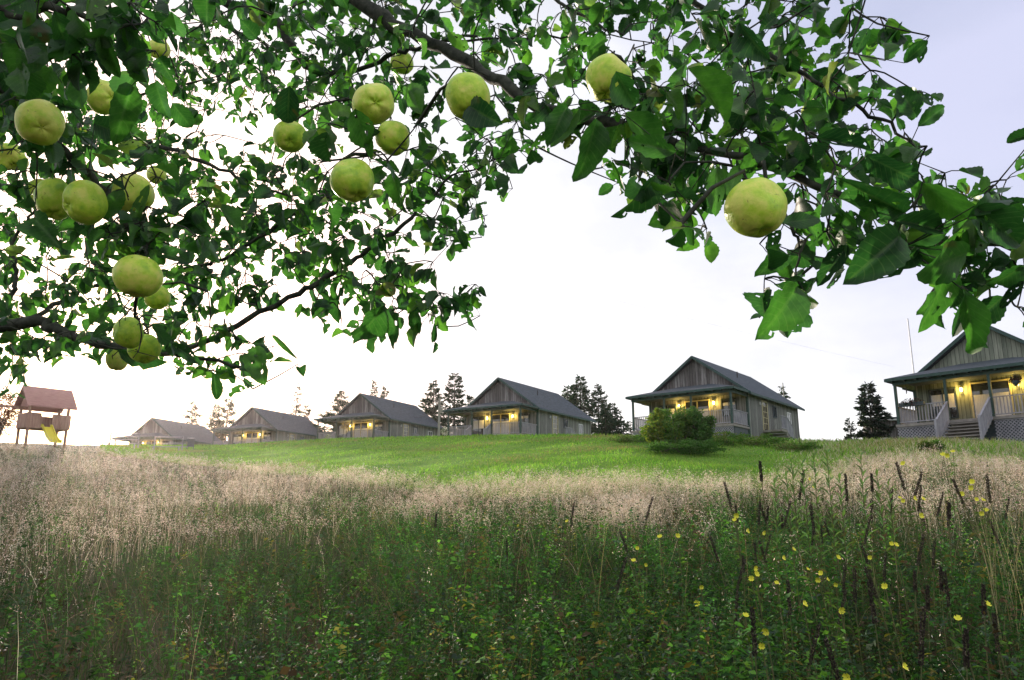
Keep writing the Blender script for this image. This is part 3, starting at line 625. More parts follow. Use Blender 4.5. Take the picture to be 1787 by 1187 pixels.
# things on the porches
def planter(i, u, v, z, w, label, hanging=False):
    x, y, zz = cab_pt(i, u, v, z); rt = empty('flower_basket' if hanging else 'flower_box', (x, y, zz), -R(CAB[i][3]), label=label, cat='flowers')
    m = MB()
    if hanging: m.tube([(0,0,-.22),(0,0,-.1),(0,0,.02)], [.07,.15,.17], 10); [m.tube([(.15*math.cos(a),.15*math.sin(a),.02),(0,0,.42)], .006, 4) for a in (0, 2.1, 4.2)]; m.tube([(0,0,.42),(0,0,.47)], .006, 4)
    else: m.box(-w/2,w/2,-.09,.09,-.1,.08)
    m.build('container', M['darkframe'], rt)
    n = 500; p = rng.normal(0, 1, (n,3)); p /= np.linalg.norm(p,axis=1,keepdims=True); p *= rng.random((n,1))**.4; p = p * np.array([w/2, .2, .2]) + np.array([0,0,.08])
    V, Fl = scatter_leaves(p, randdir(n), randdir(n), rng.uniform(.04,.09,n), rng.uniform(.5,.9,n), DIAM)
    C = np.where(rng.random(n)[:,None] < .3, np.array([.14,.03,.05]), np.array([.035,.05,.03]))
    np_mesh('flowers', V, Fl, M['leafm'], np.repeat(C, 4, axis=0), rt)
planter(5, -2.75, -PD-.12, .96, 1.2, 'dark flower box on the left porch rail of the nearest cabin')
planter(5, 1.9, -PD+.0, 1.55, .55, 'dark hanging flower basket under the porch right of the steps', True)
def deck_chair(i, u, v, az, label):
    x, y, zz = cab_pt(i, u, v, .002); rt = empty('deck_chair', (x, y, zz), -R(CAB[i][3])+az, label=label, cat='chair')
    m = MB(); m.box(-.28,.28,-.25,.25,.36,.41); m.build('seat', M['darkframe'], rt)
    m = MB(); [m.beam((a,.26,.42),(a,.42,1.0),.07,.02) for a in (-.24,-.12,0,.12,.24)]; m.build('backrest', M['darkframe'], rt)
    for sx in (-1, 1):
        m = MB(); m.box(sx*.31-.05,sx*.31+.05,-.3,.33,.56,.59); m.build('armrest', M['darkframe'], rt)
        for yy in (-.24, .24): m = MB(); m.box(sx*.3-.03,sx*.3+.03,yy-.03,yy+.03,0,.56 if yy<0 else .56); m.build('leg', M['darkframe'], rt)
deck_chair(5, -2.2, -1.0, R(10), 'dark deck chair behind the left rail of the nearest cabin')
deck_chair(4, -2.6, -1.3, R(-10), 'dark deck chair behind the left rail of the tall cabin')
x, y, zz = cab_pt(5, -2.95, -PD-.1, 1.2); m = MB(); m.tube([(x,y,zz+.9),(x,y,zz+.62)],.004,4); m.tube([(x,y,zz+.62),(x,y,zz+.3)],.018,6); m.tube([(x+.03,y,zz+.6),(x+.03,y,zz+.36)],.01,6); tag(m.build('wind_chime', M['iron']), 'thin wind chime hanging from the porch eave beside the left post of the nearest cabin', 'wind chime')

# ------------------------------------------------------------ meadow (nobody could count it)
def field_samples(n, dmin, dmax_fn, amin=-.95, amax=.95):
    a = rng.uniform(amin, amax, n); dm = dmax_fn(a); u = rng.random(n); d = dmin + (dm - dmin) * u
    return a * d, d, a
def stems(x, y, h, w, lean, C, seg=3):
    """curved thin blades; two-sided flat strips facing random ways"""
    n = len(x); z = ground(x, y) - .03; az = rng.uniform(0, 2*np.pi, n); la = rng.uniform(0, 2*np.pi, n)
    s = np.stack([np.cos(az), np.sin(az)], -1); l = np.stack([np.cos(la), np.sin(la)], -1) * (lean * h)[:, None]
    V = np.zeros((n, seg*2+1, 3))
    for k in range(seg):
        t = k / seg; wid = w * (1 - t*.6) / 2
        for j, sg in ((0, -1), (1, 1)):
            V[:, 2*k+j, 0] = x + l[:, 0]*t*t + sg*s[:, 0]*wid; V[:, 2*k+j, 1] = y + l[:, 1]*t*t + sg*s[:, 1]*wid; V[:, 2*k+j, 2] = z + h*t*(1 - .15*lean*t)
    V[:, -1, 0] = x + l[:, 0]; V[:, -1, 1] = y + l[:, 1]; V[:, -1, 2] = z + h*(1 - .15*lean)
    k1 = seg*2+1; off = (np.arange(n)*k1)[:, None, None]
    q = np.array([[2*k, 2*k+1, 2*k+3, 2*k+2] for k in range(seg-1)]); t3 = np.array([[2*seg-2, 2*seg-1, 2*seg]])
    tip = V[:, -1].copy()
    return V.reshape(-1, 3), [(q[None]+off).reshape(-1, 4), (t3[None]+off).reshape(-1, 3)], np.repeat(C, k1, axis=0), tip
def cmix(n, cols, probs, j=.22):
    i = rng.choice(len(cols), n, p=probs); c = np.array(cols)[i] * (1 + rng.uniform(-j, j, (n, 1))) * (1 + rng.uniform(-.07, .07, (n, 3))); return np.clip(c, .003, 1)
BEIGE = [(.46,.40,.31), (.58,.52,.43), (.34,.28,.20), (.24,.27,.13), (.60,.56,.48)]
GREEN = [(.03,.068,.022), (.06,.12,.03), (.075,.08,.04), (.11,.09,.055)]
def lump(x, y): return vnoise(x, y, 2.1, 51) * .6 + vnoise(x, y, .8, 52) * .4
def dry_grass(n):
    x, y, a = field_samples(n, 2.6, lambda a: edge_d(a))
    bd = beige_d(a); nz = lump(x, y)
    pr = np.clip((y - bd * (.50 + .85 * nz)) / (.36 * bd), .03, 1) * np.clip(1.95 - 2.9*nz, .12, 1)
    k = rng.random(n) < pr * np.clip((y - 3.5) / 4, .04, 1); x, y, a = x[k], y[k], a[k]; n = len(x)
    h = rng.uniform(.42, .92, n) * (.7 + .5*vnoise(x, y, 1.7, 4)) * np.clip((edge_d(a) - y) / 2.5 + .4, .4, 1); w = (.0020 + .00022*y) * rng.uniform(.7, 1.3, n)
    tone = .62 + .75*vnoise(x, y, 1.1, 14)
    V, Fl, C, tip = stems(x, y, h, w, rng.uniform(.05, .75, n), cmix(n, BEIGE, [.32,.22,.22,.14,.10]) * tone[:, None])
    parts = [(V, Fl, C)]
    m = 16; p = np.repeat(tip, m, axis=0); hh = np.repeat(h, m); yy = np.repeat(y, m)
    t = rng.random(n*m); rad = .012 + .055*t
    p = p + np.stack([rng.normal(0,1,n*m)*rad, rng.normal(0,1,n*m)*rad, -t*.26*hh + .02], -1)
    V, Fl = scatter_leaves(p, randdir(n*m, -.3, 1), randdir(n*m), rng.uniform(.012,.028,n*m)*(.75+.04*yy), np.full(n*m, .26), DIAM)
    cc = np.repeat(cmix(n, [(.66,.56,.52), (.78,.71,.67), (.50,.39,.35)], [.4,.35,.25], .18) * tone[:, None], m*4, axis=0)
    parts.append((V, Fl, cc))
    return parts
Vv, Ff, Cc = merge(dry_grass(62000))
tag(np_mesh('dry_meadow_grass', Vv, Ff, M['grass'], Cc), 'tall dry beige grass with feathery heads filling the meadow up to the mown lawn', 'grass', kind='stuff')
n = 62000; x, y, a = field_samples(n, 1.5, lambda a: np.minimum(edge_d(a), 24) * 1.0); u = rng.random(n); nz = lump(x, y)
h = rng.uniform(.2, .66, n) * (.6 + .75*nz); pr = np.where(y < beige_d(a), np.clip(.25 + y/12, 0, 1), .25 + .9*nz) * np.clip(.3 + 1.4*vnoise(x, y, .45, 61), 0, 1); k = u < pr; x, y, h, nz = x[k], y[k], h[k], nz[k]; n = len(x)
V1, F1, C1, _ = stems(x, y, h, (.0028 + .0004*y) * rng.uniform(.6, 1.6, n), rng.uniform(.2, 1.3, n), cmix(n, GREEN + [(.26,.21,.14)], [.40,.32,.14,.08,.06], .35) * (.7 + .6*vnoise(x, y, .9, 62))[:, None], 4)
tag(np_mesh('green_meadow_grass', V1, F1, M['grass'], C1), 'dark green tangled grass under the weeds in the near meadow', 'grass', kind='stuff')
def weeds(n):
    x, y, a = field_samples(n, 1.7, lambda a: np.maximum(edge_d(a) - 1.0, 3)); nz = lump(x, y); r_ = y / beige_d(a)
    cl = vnoise(x, y, .55, 21)
    k = rng.random(n) < np.where(r_ < .9, np.clip(.3 + 1.1*cl, 0, 1), np.clip(3.4*(nz - .40), .02, 1)); x, y, nz, cl, r_ = x[k], y[k], nz[k], cl[k], r_[k]; n = len(x)
    h = rng.uniform(.28, .86, n) * (.55 + .7*vnoise(x, y, 1.0, 22)) * np.where(r_ > .9, 1.05, 1); lean = rng.uniform(.05, .6, n)
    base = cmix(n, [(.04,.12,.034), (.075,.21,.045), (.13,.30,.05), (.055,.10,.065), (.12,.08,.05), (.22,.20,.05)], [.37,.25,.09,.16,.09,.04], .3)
    base = base * ((.30 + 1.15*vnoise(x, y, .6, 23)**1.3) * np.clip(.52 + .05*y, .55, 1.1))[:, None]  # weeds darker toward the viewer: the tree's shade put into their colour
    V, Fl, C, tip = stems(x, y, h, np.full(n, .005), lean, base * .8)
    parts = [(V, Fl, C)]; g0 = ground(x, y)
    m = 20; t = rng.random((n, m)) ** .6; tp = np.stack([tip[:,0]-x, tip[:,1]-y], -1)
    px_ = x[:,None] + tp[:,0:1]*t*t; py_ = y[:,None] + tp[:,1:2]*t*t; pz_ = g0[:,None] + (h[:,None])*(.12 + .88*t)
    p = np.stack([px_, py_, pz_], -1).reshape(-1, 3) + rng.normal(0, .018, (n*m, 3)); d = randdir(n*m, -.45, .6)
    kind = rng.random(n); ls = np.repeat(np.where(kind < .5, rng.uniform(.020, .038, n), rng.uniform(.04, .085, n)), m) * rng.uniform(.5, 1.25, n*m) * (1.2 - .6*t.ravel()); wd = np.repeat(rng.uniform(.22, .75, n), m)
    V, Fl = scatter_leaves(p, d, np.tile([[0,0,1.]], (n*m,1)) + rng.normal(0,.5,(n*m,3)), ls, wd, LEAF4)
    cc = np.repeat(np.repeat(base, m, axis=0) * rng.uniform(.65, 1.4, (n*m,1)), 5, axis=0)
    parts.append((V, Fl, cc)); return parts
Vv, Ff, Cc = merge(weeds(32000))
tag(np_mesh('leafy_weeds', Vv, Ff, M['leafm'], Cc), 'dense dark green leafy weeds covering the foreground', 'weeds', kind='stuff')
# lawn
n = 120000; a = rng.uniform(-.72, .75, n); px_ = 893.5 + 1378*a; e = edge_d(a) - .6; c = np.interp(px_, PXC, DC) * 1.02
y = e + (c - e) * rng.random(n); x = a*y; k = (c > e) & (a > -.52); x, y, a = x[k], y[k], a[k]; n = len(x)
rough = np.clip(vnoise(x, y, 3.0, 31)*1.5 - .4, 0, 1); side = np.clip((a - .30) / .1, 0, 1)
cr = np.clip((y / np.interp(893.5+1378*a, PXC, DC) - .86) * 8, 0, 1)
h = rng.uniform(.05, .11, n) * (1 + .8*rough + 2.2*side*rng.random(n) + .9*cr); lc = cmix(n, [(.17,.36,.05), (.24,.43,.06), (.32,.40,.10), (.11,.25,.04)], [.4,.3,.15,.15], .25)
pn = vnoise(x, y, 4.5, 71); lc = lc * (.72 + .5*vnoise(x, y, 1.6, 72))[:, None]; lc = np.where(((pn > .66) & (rng.random(n) < (pn-.6)*2.2))[:, None], cmix(n, [(.30,.27,.12)], [1]), lc)
lc = np.where((rng.random(n) < side*.45)[:, None], cmix(n, BEIGE, [.3,.3,.2,.1,.1]), lc)
V1, F1, C1, _ = stems(x, y, h, .0011*y*rng.uniform(.6, 1.4, n), rng.uniform(.1, .9, n), lc, 2)
tag(np_mesh('lawn_grass', V1, F1, M['lawn'], C1), 'mown bright green lawn rising to the cabins', 'lawn', kind='stuff')

# ------------------------------------------------------------ countable meadow plants
WHERE_X = [(760,'below the third cabin'),(1060,'below the middle cabin'),(1130,'below the bush\'s left edge'),(1190,'below the big bush'),(1250,'below the bush\'s right side'),(1310,'below the tall cabin side door'),(1370,'below the tall cabin far corner'),(1440,'under the tall leafy weeds'),(1510,'below the lone conifer'),(1570,'below the dark shed'),(1640,'below the nearest cabin left porch'),(1690,'below the nearest cabin steps'),(9999,'near the right edge')]
WHERE_Y = [(835,'against the pale grass'),(890,'at the pale grass edge'),(960,'in the upper dark weeds'),(1040,'amid the dark weeds'),(1110,'low in the dark weeds'),(9999,'at the bottom edge')]
def where(px, row): return next(t for v, t in WHERE_Y if row < v) + ' ' + next(t for v, t in WHERE_X if px < v)
def flower_mesh(mb, c, ax, r):
    ax = Vector(ax).normalized(); a = ax.orthogonal().normalized(); b_ = ax.cross(a)
    for k in range(4):
        t = k*math.pi/2; vs = [c]
        for q, rr in ((-.80, .62), (-.5, 1.0), (0, .90), (.5, 1.0), (.80, .62)):
            vs.append(c + (a*math.cos(t+q) + b_*math.sin(t+q))*r*rr + ax*r*(.35 + .45*rr*rr))
        mb.add(vs, [(0,1,2,3),(0,3,4,5)])
def pos_for(px, row, h, dmin=2.2, dmax=30):
    d = min(max(d_for_row(px, row, h), dmin), dmax); a = (px - 893.5) / 1378; return a*d, d
ptl = mat('primrose_petal', (.72,.70,.07), .55, .2); stm = noisy('weed_stem', (.06,.09,.03), (.14,.12,.05), 30, bump=0)
seedm = noisy('dark_seed', (.018,.014,.012), (.075,.055,.05), 90, bump=.8, dist=.003)
def S7(l): return [(1100 + x/2.601, 780 + y/2.601) for x, y in l]
PR = [[(30,460),(15,520),(75,535)], [(135,412)], [(213,405)], [(322,635),(305,712)], [(522,770)], [(620,835),(597,905)], [(478,310),(475,335)], [(527,383),(600,388)],
 [(562,550),(570,580),(550,600)], [(663,620)], [(690,505),(738,468)], [(803,558),(868,575),(853,602),(892,603),(935,625)], [(953,740)], [(940,505)], [(1088,502)], [(1183,442),(1203,448)],
 [(1157,635)], [(1237,1000)], [(987,1045)], [(837,185),(808,145)], [(1222,235),(1240,245)], [(1315,313),(1325,240)], [(1553,160),(1540,185),(1502,215)], [(1570,240),(1598,245),(1615,292),(1598,303)],
 [(1435,40),(1420,40),(1465,25)], [(1240,78)], [(1285,235)], [(-285,340)], [(785,715)], [(1615,718)], [(1487,785)]]
for gi, grp in enumerate(PR):
    pts = S7(grp); cx = sum(p[0] for p in pts)/len(pts); top = min(p[1] for p in pts)
    x, y = pos_for(cx, top, .92 if top < 900 else .86); y = min(y, 7.5 + (900-top)*.03 if top < 900 else 9); x = (cx-893.5)/1378*y
    g0 = gz(x, y); rt = empty('evening_primrose', (x, y, g0), label=None, cat='wildflower', group='yellow evening primroses in the near meadow')
    rt['label'] = ('single primrose bloom' if len(pts) == 1 else '%s primrose blooms' % {2:'two',3:'three',4:'four',5:'five'}[len(pts)]) + ' ' + where(cx, top)
    st = MB(); lfp, lfd = [], []
    for (px, row) in pts:
        dd = y + random.uniform(-.05, .05)
        t = t_of_row(row); fx = (px-893.5)/1378*dd
        # exact ray point at forward distance dd
        v = (593.5-row)/F; k = dd / (CP - v*SP); fp = Vector(((px-893.5)/F*k, dd, CZ + k*(SP + v*CP))) - Vector((x, y, g0))
        b0 = Vector((random.uniform(-.03,.03), random.uniform(-.03,.03), 0)); mid = Vector((fp.x*.45, fp.y*.4, fp.z*.6))
        st.tube([b0, mid, fp*.97, fp], [.005,.004,.003,.0025], 5, False)
        r_ = random.uniform(.014,.021)*(y/5.5 if y > 5.5 else 1); fl = MB(); flower_mesh(fl, fp, (random.uniform(-1.2,1.2), -1, random.uniform(-.5,1.4)), r_); fl.build('flower', ptl, rt)
        for q in range(9):
            tt = random.uniform(.35,.93); lfp.append(list(mid.lerp(fp, max(0,(tt-.6)/.4)) if tt > .6 else b0.lerp(mid, tt/.6))); 
    st.build('stem', stm, rt)
    lfp = np.array(lfp); n = len(lfp); V, Fl = scatter_leaves(lfp, randdir(n, -.1, .8), randdir(n, .2, 1), rng.uniform(.05,.09,n), np.full(n,.25), LEAF4)
    np_mesh('leaves', V, Fl, M['leafm'], jcol((.07,.14,.03), n, 5), rt)
# dark dried seed stalks: four prototypes, copied
protos = []
for k in range(5):
    rt = empty('seed_stalk', (0, 0, 0), label='x', cat='seed stalk', group='dark dried seed stalks in the meadow')
    r = np.random.default_rng(k+40); H = 1.0; bend = [0, .06, .12, -.08, .03][k]; hl = r.uniform(.13, .24)
    P_ = lambda t: Vector((bend*t*t*1.6, .03*math.sin(3*t), H*t))
    s = MB(); s.tube([P_(t) for t in np.linspace(0, .98, 7)], [.0035]*4+[.003,.0028,.002], 5, False); so = s.build('stem', stm, rt)
    pts = []; dd = []
    nn = 300
    tt = 1 - hl*r.random(nn); an = r.random(nn)*6.28
    for t, a in zip(tt, an):
        q = P_(t); rr = .0065*min(1, (1.02-t)/.08+.3); pts.append((q.x+rr*math.cos(a)*.5, q.y+rr*math.sin(a)*.5, q.z)); dd.append((math.cos(a), math.sin(a), 1.1))
    V, Fl = scatter_leaves(np.array(pts), np.array(dd), randdir(nn), r.uniform(.010,.018,nn), np.full(nn,.45), LEAF4)
    np_mesh('seed_head', V, Fl, seedm, None, rt)
    n = 12; lt = r.uniform(.15, .6, n); lp = np.array([tuple(P_(t)) for t in lt]); V, Fl = scatter_leaves(lp, randdir(n,-.5,.4), randdir(n,.1,1), r.uniform(.04,.08,n), np.full(n,.22), LEAF4)
    np_mesh('leaves', V, Fl, M['leafm'], jcol((.09,.08,.035), n, 5), rt)
    protos.append(rt)
SS = [(1445,108,1535,195,'thick leaning dark seed stalk under the tallest yellow blooms'),(1555,118,1640,245,'thick dark seed stalk leaning right, beside the far right grasses'),(1212,108,1200,250,'tall dark seed stalk with green top left of the far right pair'),(1276,68,1281,200,'slim dark seed stalk reaching up into the pale grass'),
 (1066,118,1090,220,None),(970,118,975,180,None),(1147,178,1160,290,None),(683,112,702,170,'short dark seed stalk leaning left beside the tall leafy weeds'),(497,158,497,250,None),(560,60,582,120,'tan-topped stalk standing alone above the pale grass'),(478,262,486,310,None),(540,240,552,300,None),
 (622,248,630,310,None),(648,248,657,300,None),(600,265,596,330,None),(830,258,842,330,None),(1060,230,1075,300,None),(1320,208,1330,340,None),(1360,268,1355,340,None),(1415,250,1420,350,None),(1447,240,1440,300,None),(1260,170,1263,270,None),(10,225,14,290,None),(15,372,30,430,None),
 (675,310,680,360,None),(870,350,872,420,None),(790,340,795,400,None),(560,395,566,460,None),(645,420,650,480,None),(490,490,500,540,None),(560,430,570,500,None),(965,540,1020,700,'leaning dark seed stalk in the middle of the dark weeds'),(855,650,862,740,None),(1150,530,1180,640,None),(1272,560,1282,660,None),(718,600,722,680,None),
 (1110,470,1120,540,None),(1220,400,1230,470,None),(1130,440,1140,520,None),(1300,620,1310,700,None),(1090,600,1110,700,None),(915,520,925,570,None),(1650,225,1655,300,None),(1700,320,1720,400,None),(1475,820,1480,900,None),(555,720,560,800,None),(430,650,440,720,None),(400,510,405,570,None),(440,400,450,470,None),(1380,540,1390,620,None),(1440,560,1450,640,None),(1330,420,1340,500,None),(1000,330,1010,400,None),(930,330,940,390,None),(1575,620,1580,700,None),(1630,740,1640,820,None),(1230,720,1240,800,None),(690,800,700,880,None),(1000,850,1010,930,None),(-900,300,-898,350,None),(-560,420,-556,480,None),(-300,250,-296,300,None),(-150,500,-145,560,None)]
first = [True]*5
for i, (x0, y0, x1, y1, lab) in enumerate(SS):
    px, row = 1100 + x0/2.601, 780 + y0/2.601; hh = random.uniform(.98, 1.2) if row < 880 else random.uniform(.85, 1.0)
    x, y = pos_for(px, row, hh, 2.5, 8.5); v = (593.5-row)/F; kk = y/(CP - v*SP); topz = CZ + kk*(SP + v*CP); xx = (px-893.5)/F*kk
    g0 = gz(xx, y); hh = max(.5, topz - g0); ln = ((x0-x1)/2.601)/F*kk / max(.05, (y1-y0)/2.601/F*kk) * .35
    k = i % 5; o = protos[k] if first[k] else copy_tree(protos[k]); first[k] = False
    sh = hh*ln; o.location = (xx - sh, y, g0 - .01); o.scale = (hh*1.0, hh*1.0, hh); o.rotation_euler = (random.uniform(-.05,.05), math.atan(ln), 0)
    o['label'] = lab or (('tilted' if abs(x1-x0) > 14 else 'upright') + (' stout' if y1-y0 > 95 else ' short' if y1-y0 < 62 else '') + ' seed stalk ' + where(px, row))
byl = {}
for o in col.objects:
    if o.get('category') in ('seed stalk', 'wildflower') and o.parent is None: byl.setdefault(o['label'], []).append(o)
for lb, os_ in byl.items():
    if len(os_) == 2:
        os_.sort(key=lambda o: o.location.x / o.location.y); os_[0]['label'] = 'left ' + lb; os_[1]['label'] = 'right ' + lb
# tall leafy weeds
def leafy_weed(i, px, row, h, lab):
    x, y = pos_for(px, row, h, 3, 8.5); v = (593.5-row)/F; kk = y/(CP - v*SP); g0 = gz(x, y); hh = CZ + kk*(SP+v*CP) - g0; xx = (px-893.5)/F*kk
    rt = empty('tall_leafy_weed', (xx, y, g0), label=lab, cat='weed', group='tall leafy weeds above the dry grass'); r = np.random.default_rng(60+i)
    s = MB(); b = r.uniform(-.06,.06); s.tube([(-b,0,0),(-b*.4,0,hh*.5),(0,0,hh)], [.007,.005,.003], 5, False); s.build('stem', stm, rt)
    n = 30; t = np.linspace(.35, 1.0, n); a = np.arange(n)*2.4; p = np.stack([-b*(1-t)**2, 0*t, hh*t], -1)
    V, Fl = scatter_leaves(p, np.stack([np.cos(a), np.sin(a), .35+.9*t], -1), np.stack([-np.cos(a)*.5, -np.sin(a)*.5, 1+0*t], -1), r.uniform(.11,.17,n)*(1.15-.35*t), np.full(n,.24), LEAF4)
    np_mesh('leaves', V, Fl, M['leafm'], jcol((.12,.21,.085), n, 5), rt)
for i, (px, row) in enumerate([(1381,806),(1400,812),(1420,800),(1443,795),(1502,800),(1530,828),(1352,842),(1372,830),(1550,845),(1465,835)]):
    leafy_weed(i, px, row, 1.15, ['leftmost of the taller leafy weeds above the dry grass','leafy weed just right of the leftmost tall one','leafy weed left of the tallest one','tallest forked leafy weed above the dry grass','leafy weed with reddish base right of the tallest one','leafy weed leaning at the right end of the leafy group','short leafy weed at the far left of the leafy group','short leafy weed under the leftmost tall one','lowest leafy weed at the far right of the leafy group','leafy weed in the gap between the tallest one and its right neighbour'][i])
# tall pale grass stalks at the right edge and leaning ones
tall = []
n = 55; px_ = rng.uniform(1690, 1800, n); y = rng.uniform(5.5, 8, n); x = (px_-893.5)/1378*y
n2 = 16; x = np.concatenate([x, rng.uniform(-.1,.62,n2)*7]); y = np.concatenate([y, rng.uniform(5,9,n2)]); n += n2
V1, F1, C1, tip = stems(x, y, rng.uniform(1.0,1.45,n), np.full(n,.0038), rng.uniform(.02,.35,n), cmix(n, [(.30,.28,.17),(.36,.33,.23),(.22,.20,.11)], [.4,.3,.3]), 5)
tag(np_mesh('tall_grass_stalks', V1, F1, M['grass'], C1), 'tall pale upright grass stalks rising at the right edge of the meadow', 'grass', kind='stuff')

# ------------------------------------------------------------ apple tree
def leaf_material():
    m = bpy.data.materials.new('apple_leaf'); m.use_nodes = True; t = m.node_tree; l = t.links.new; b = t.nodes['Principled BSDF']
    a = N(m, 'ShaderNodeAttribute', attribute_name='lv'); s = N(m, 'ShaderNodeSeparateColor'); l(a.outputs['Color'], s.inputs[0])
    base = ramp(m, [(0, (.018,.052,.026)), (.4, (.036,.098,.032)), (.75, (.065,.155,.034)), (.96, (.12,.22,.04)), (1, (.16,.14,.05))]); l(s.outputs[0], base.inputs[0])
    # veins: midrib where t~.5, side veins as a skewed wave
    ab = N(m, 'ShaderNodeMath', operation='SUBTRACT'); l(s.outputs[2], ab.inputs[0]); ab.inputs[1].default_value = .5
    ab2 = N(m, 'ShaderNodeMath', operation='ABSOLUTE'); l(ab.outputs[0], ab2.inputs[0])
    mid = N(m, 'ShaderNodeMath', operation='LESS_THAN'); l(ab2.outputs[0], mid.inputs[0]); mid.inputs[1].default_value = .035
    sk = N(m, 'ShaderNodeMath', operation='MULTIPLY_ADD'); l(ab2.outputs[0], sk.inputs[0]); sk.inputs[1].default_value = -.5; l(s.outputs[1], sk.inputs[2])
    sf = N(m, 'ShaderNodeMath', operation='MULTIPLY'); l(sk.outputs[0], sf.inputs[0]); sf.inputs[1].default_value = 9
    fr = N(m, 'ShaderNodeMath', operation='FRACT'); l(sf.outputs[0], fr.inputs[0]); lt = N(m, 'ShaderNodeMath', operation='LESS_THAN'); l(fr.outputs[0], lt.inputs[0]); lt.inputs[1].default_value = .13
    mxv = N(m, 'ShaderNodeMath', operation='MAXIMUM'); l(mid.outputs[0], mxv.inputs[0]); l(lt.outputs[0], mxv.inputs[1])
    vf = N(m, 'ShaderNodeMath', operation='MULTIPLY'); l(mxv.outputs[0], vf.inputs[0]); vf.inputs[1].default_value = .22
    vc = N(m, 'ShaderNodeMixRGB', Color2=(.14,.20,.09,1)); l(vf.outputs[0], vc.inputs[0]); l(base.outputs[0], vc.inputs[1])
    # blotches
    tc_ = N(m, 'ShaderNodeTexCoord'); n = N(m, 'ShaderNodeTexNoise', Scale=45, Detail=4, Roughness=.7); l(tc_.outputs['Object'], n.inputs[0]); r2 = ramp(m, [(.3, (.6,.65,.7)), (.7, (1.4,1.3,1.2))]); l(n.outputs[0], r2.inputs[0])
    mu = N(m, 'ShaderNodeMixRGB', blend_type='MULTIPLY'); mu.inputs[0].default_value = 1; l(vc.outputs[0], mu.inputs[1]); l(r2.outputs[0], mu.inputs[2])
    br = N(m, 'ShaderNodeTexNoise', Scale=16, Detail=3); l(tc_.outputs['Object'], br.inputs[0]); r3 = ramp(m, [(.70, (0,0,0)), (.76, (1,1,1))]); l(br.outputs[0], r3.inputs[0])
    bm = N(m, 'ShaderNodeMixRGB', Color2=(.10,.065,.03,1)); l(r3.outputs[0], bm.inputs[0]); l(mu.outputs[0], bm.inputs[1])
    # pale felty underside (a real apple leaf's lower face)
    ge = N(m, 'ShaderNodeNewGeometry'); un = N(m, 'ShaderNodeMixRGB', Color2=(.10,.17,.12,1)); uf = N(m, 'ShaderNodeMath', operation='MULTIPLY'); l(ge.outputs['Backfacing'], uf.inputs[0]); uf.inputs[1].default_value = .45
    l(uf.outputs[0], un.inputs[0]); l(bm.outputs[0], un.inputs[1]); l(un.outputs[0], b.inputs['Base Color'])
    b.inputs['Roughness'].default_value = .42; b.inputs['Specular IOR Level'].default_value = .45
    bp = N(m, 'ShaderNodeBump', Strength=.5, Distance=.0015); bp.invert = True; l(mxv.outputs[0], bp.inputs['Height']); l(bp.outputs[0], b.inputs['Normal'])
    tr = N(m, 'ShaderNodeBsdfTranslucent'); tm = N(m, 'ShaderNodeMixRGB', blend_type='MULTIPLY', Color2=(1.15,1.9,.75,1)); tm.inputs[0].default_value = 1; l(bm.outputs[0], tm.inputs[1]); l(tm.outputs[0], tr.inputs[0])
    mx = N(m, 'ShaderNodeMixShader'); mx.inputs[0].default_value = .47; l(b.outputs[0], mx.inputs[1]); l(tr.outputs[0], mx.inputs[2]); l(mx.outputs[0], t.nodes['Material Output'].inputs[0])
    return m
M['aleaf'] = leaf_material()
def leaf_tmpl(seed, ns, nt_, damage):
    """returns V, quads, st; side in x (-.5..5 of width), along y 0..1, up z"""
    r = np.random.default_rng(seed); S = np.linspace(0, 1, ns+1); T = np.linspace(-1, 1, nt_+1)
    w = (np.sin(np.pi * S ** .98) ** .62) * (1 - .08*S); w[0] = .02; w[-1] = .0
    fold = r.uniform(.1, .75); curl = r.uniform(-.2, .8); twist = r.uniform(-1.0, 1.0); wav = r.uniform(.03, .10); ph = r.uniform(0, 6)
    V = []; st = []
    notchL = r.uniform(.3, .85); notchR = r.uniform(.3, .85)
    for i, s in enumerate(S):
        for t in T:
            e = abs(t); ww = w[i]
            if e > .95: ww *= 1 + (.055 if i % 2 else -.035)
            if damage > 0 and e > .3:
                c, dep = (notchL, damage) if t < 0 else (notchR, damage*.7)
                ww *= 1 - dep*.8 * math.exp(-((s-c)/.06)**2)
            x = t * ww * .5; z = fold * abs(x) - curl * s*s*.5 + wav*math.sin(9*s+ph)*e*(1 if t > 0 else -.7)
            a = twist * s * .6; V.append((x*math.cos(a) , s*(1-.12*abs(curl)*s), z + x*math.sin(a))); st.append((s, .5+.5*t))
    k = nt_+1; Fq = []
    holes = set()
    if damage > 0:
        for _ in range(r.integers(1, 5)): holes.add((int(r.integers(2, ns-1)), int(r.integers(0, nt_))))
    for i in range(ns):
        for j in range(nt_):
            if (i, j) in holes: continue
            Fq.append((i*k+j, i*k+j+1, (i+1)*k+j+1, (i+1)*k+j))
    return np.array(V), np.array(Fq), np.array(st)
HI = [leaf_tmpl(s, 14, 8, [0, 0, .3, 0, .45, 0, .3, .55][s]) for s in range(8)]
LO = [leaf_tmpl(s+20, 9, 4, [0, 0, .4, .6][s]) for s in range(4)]
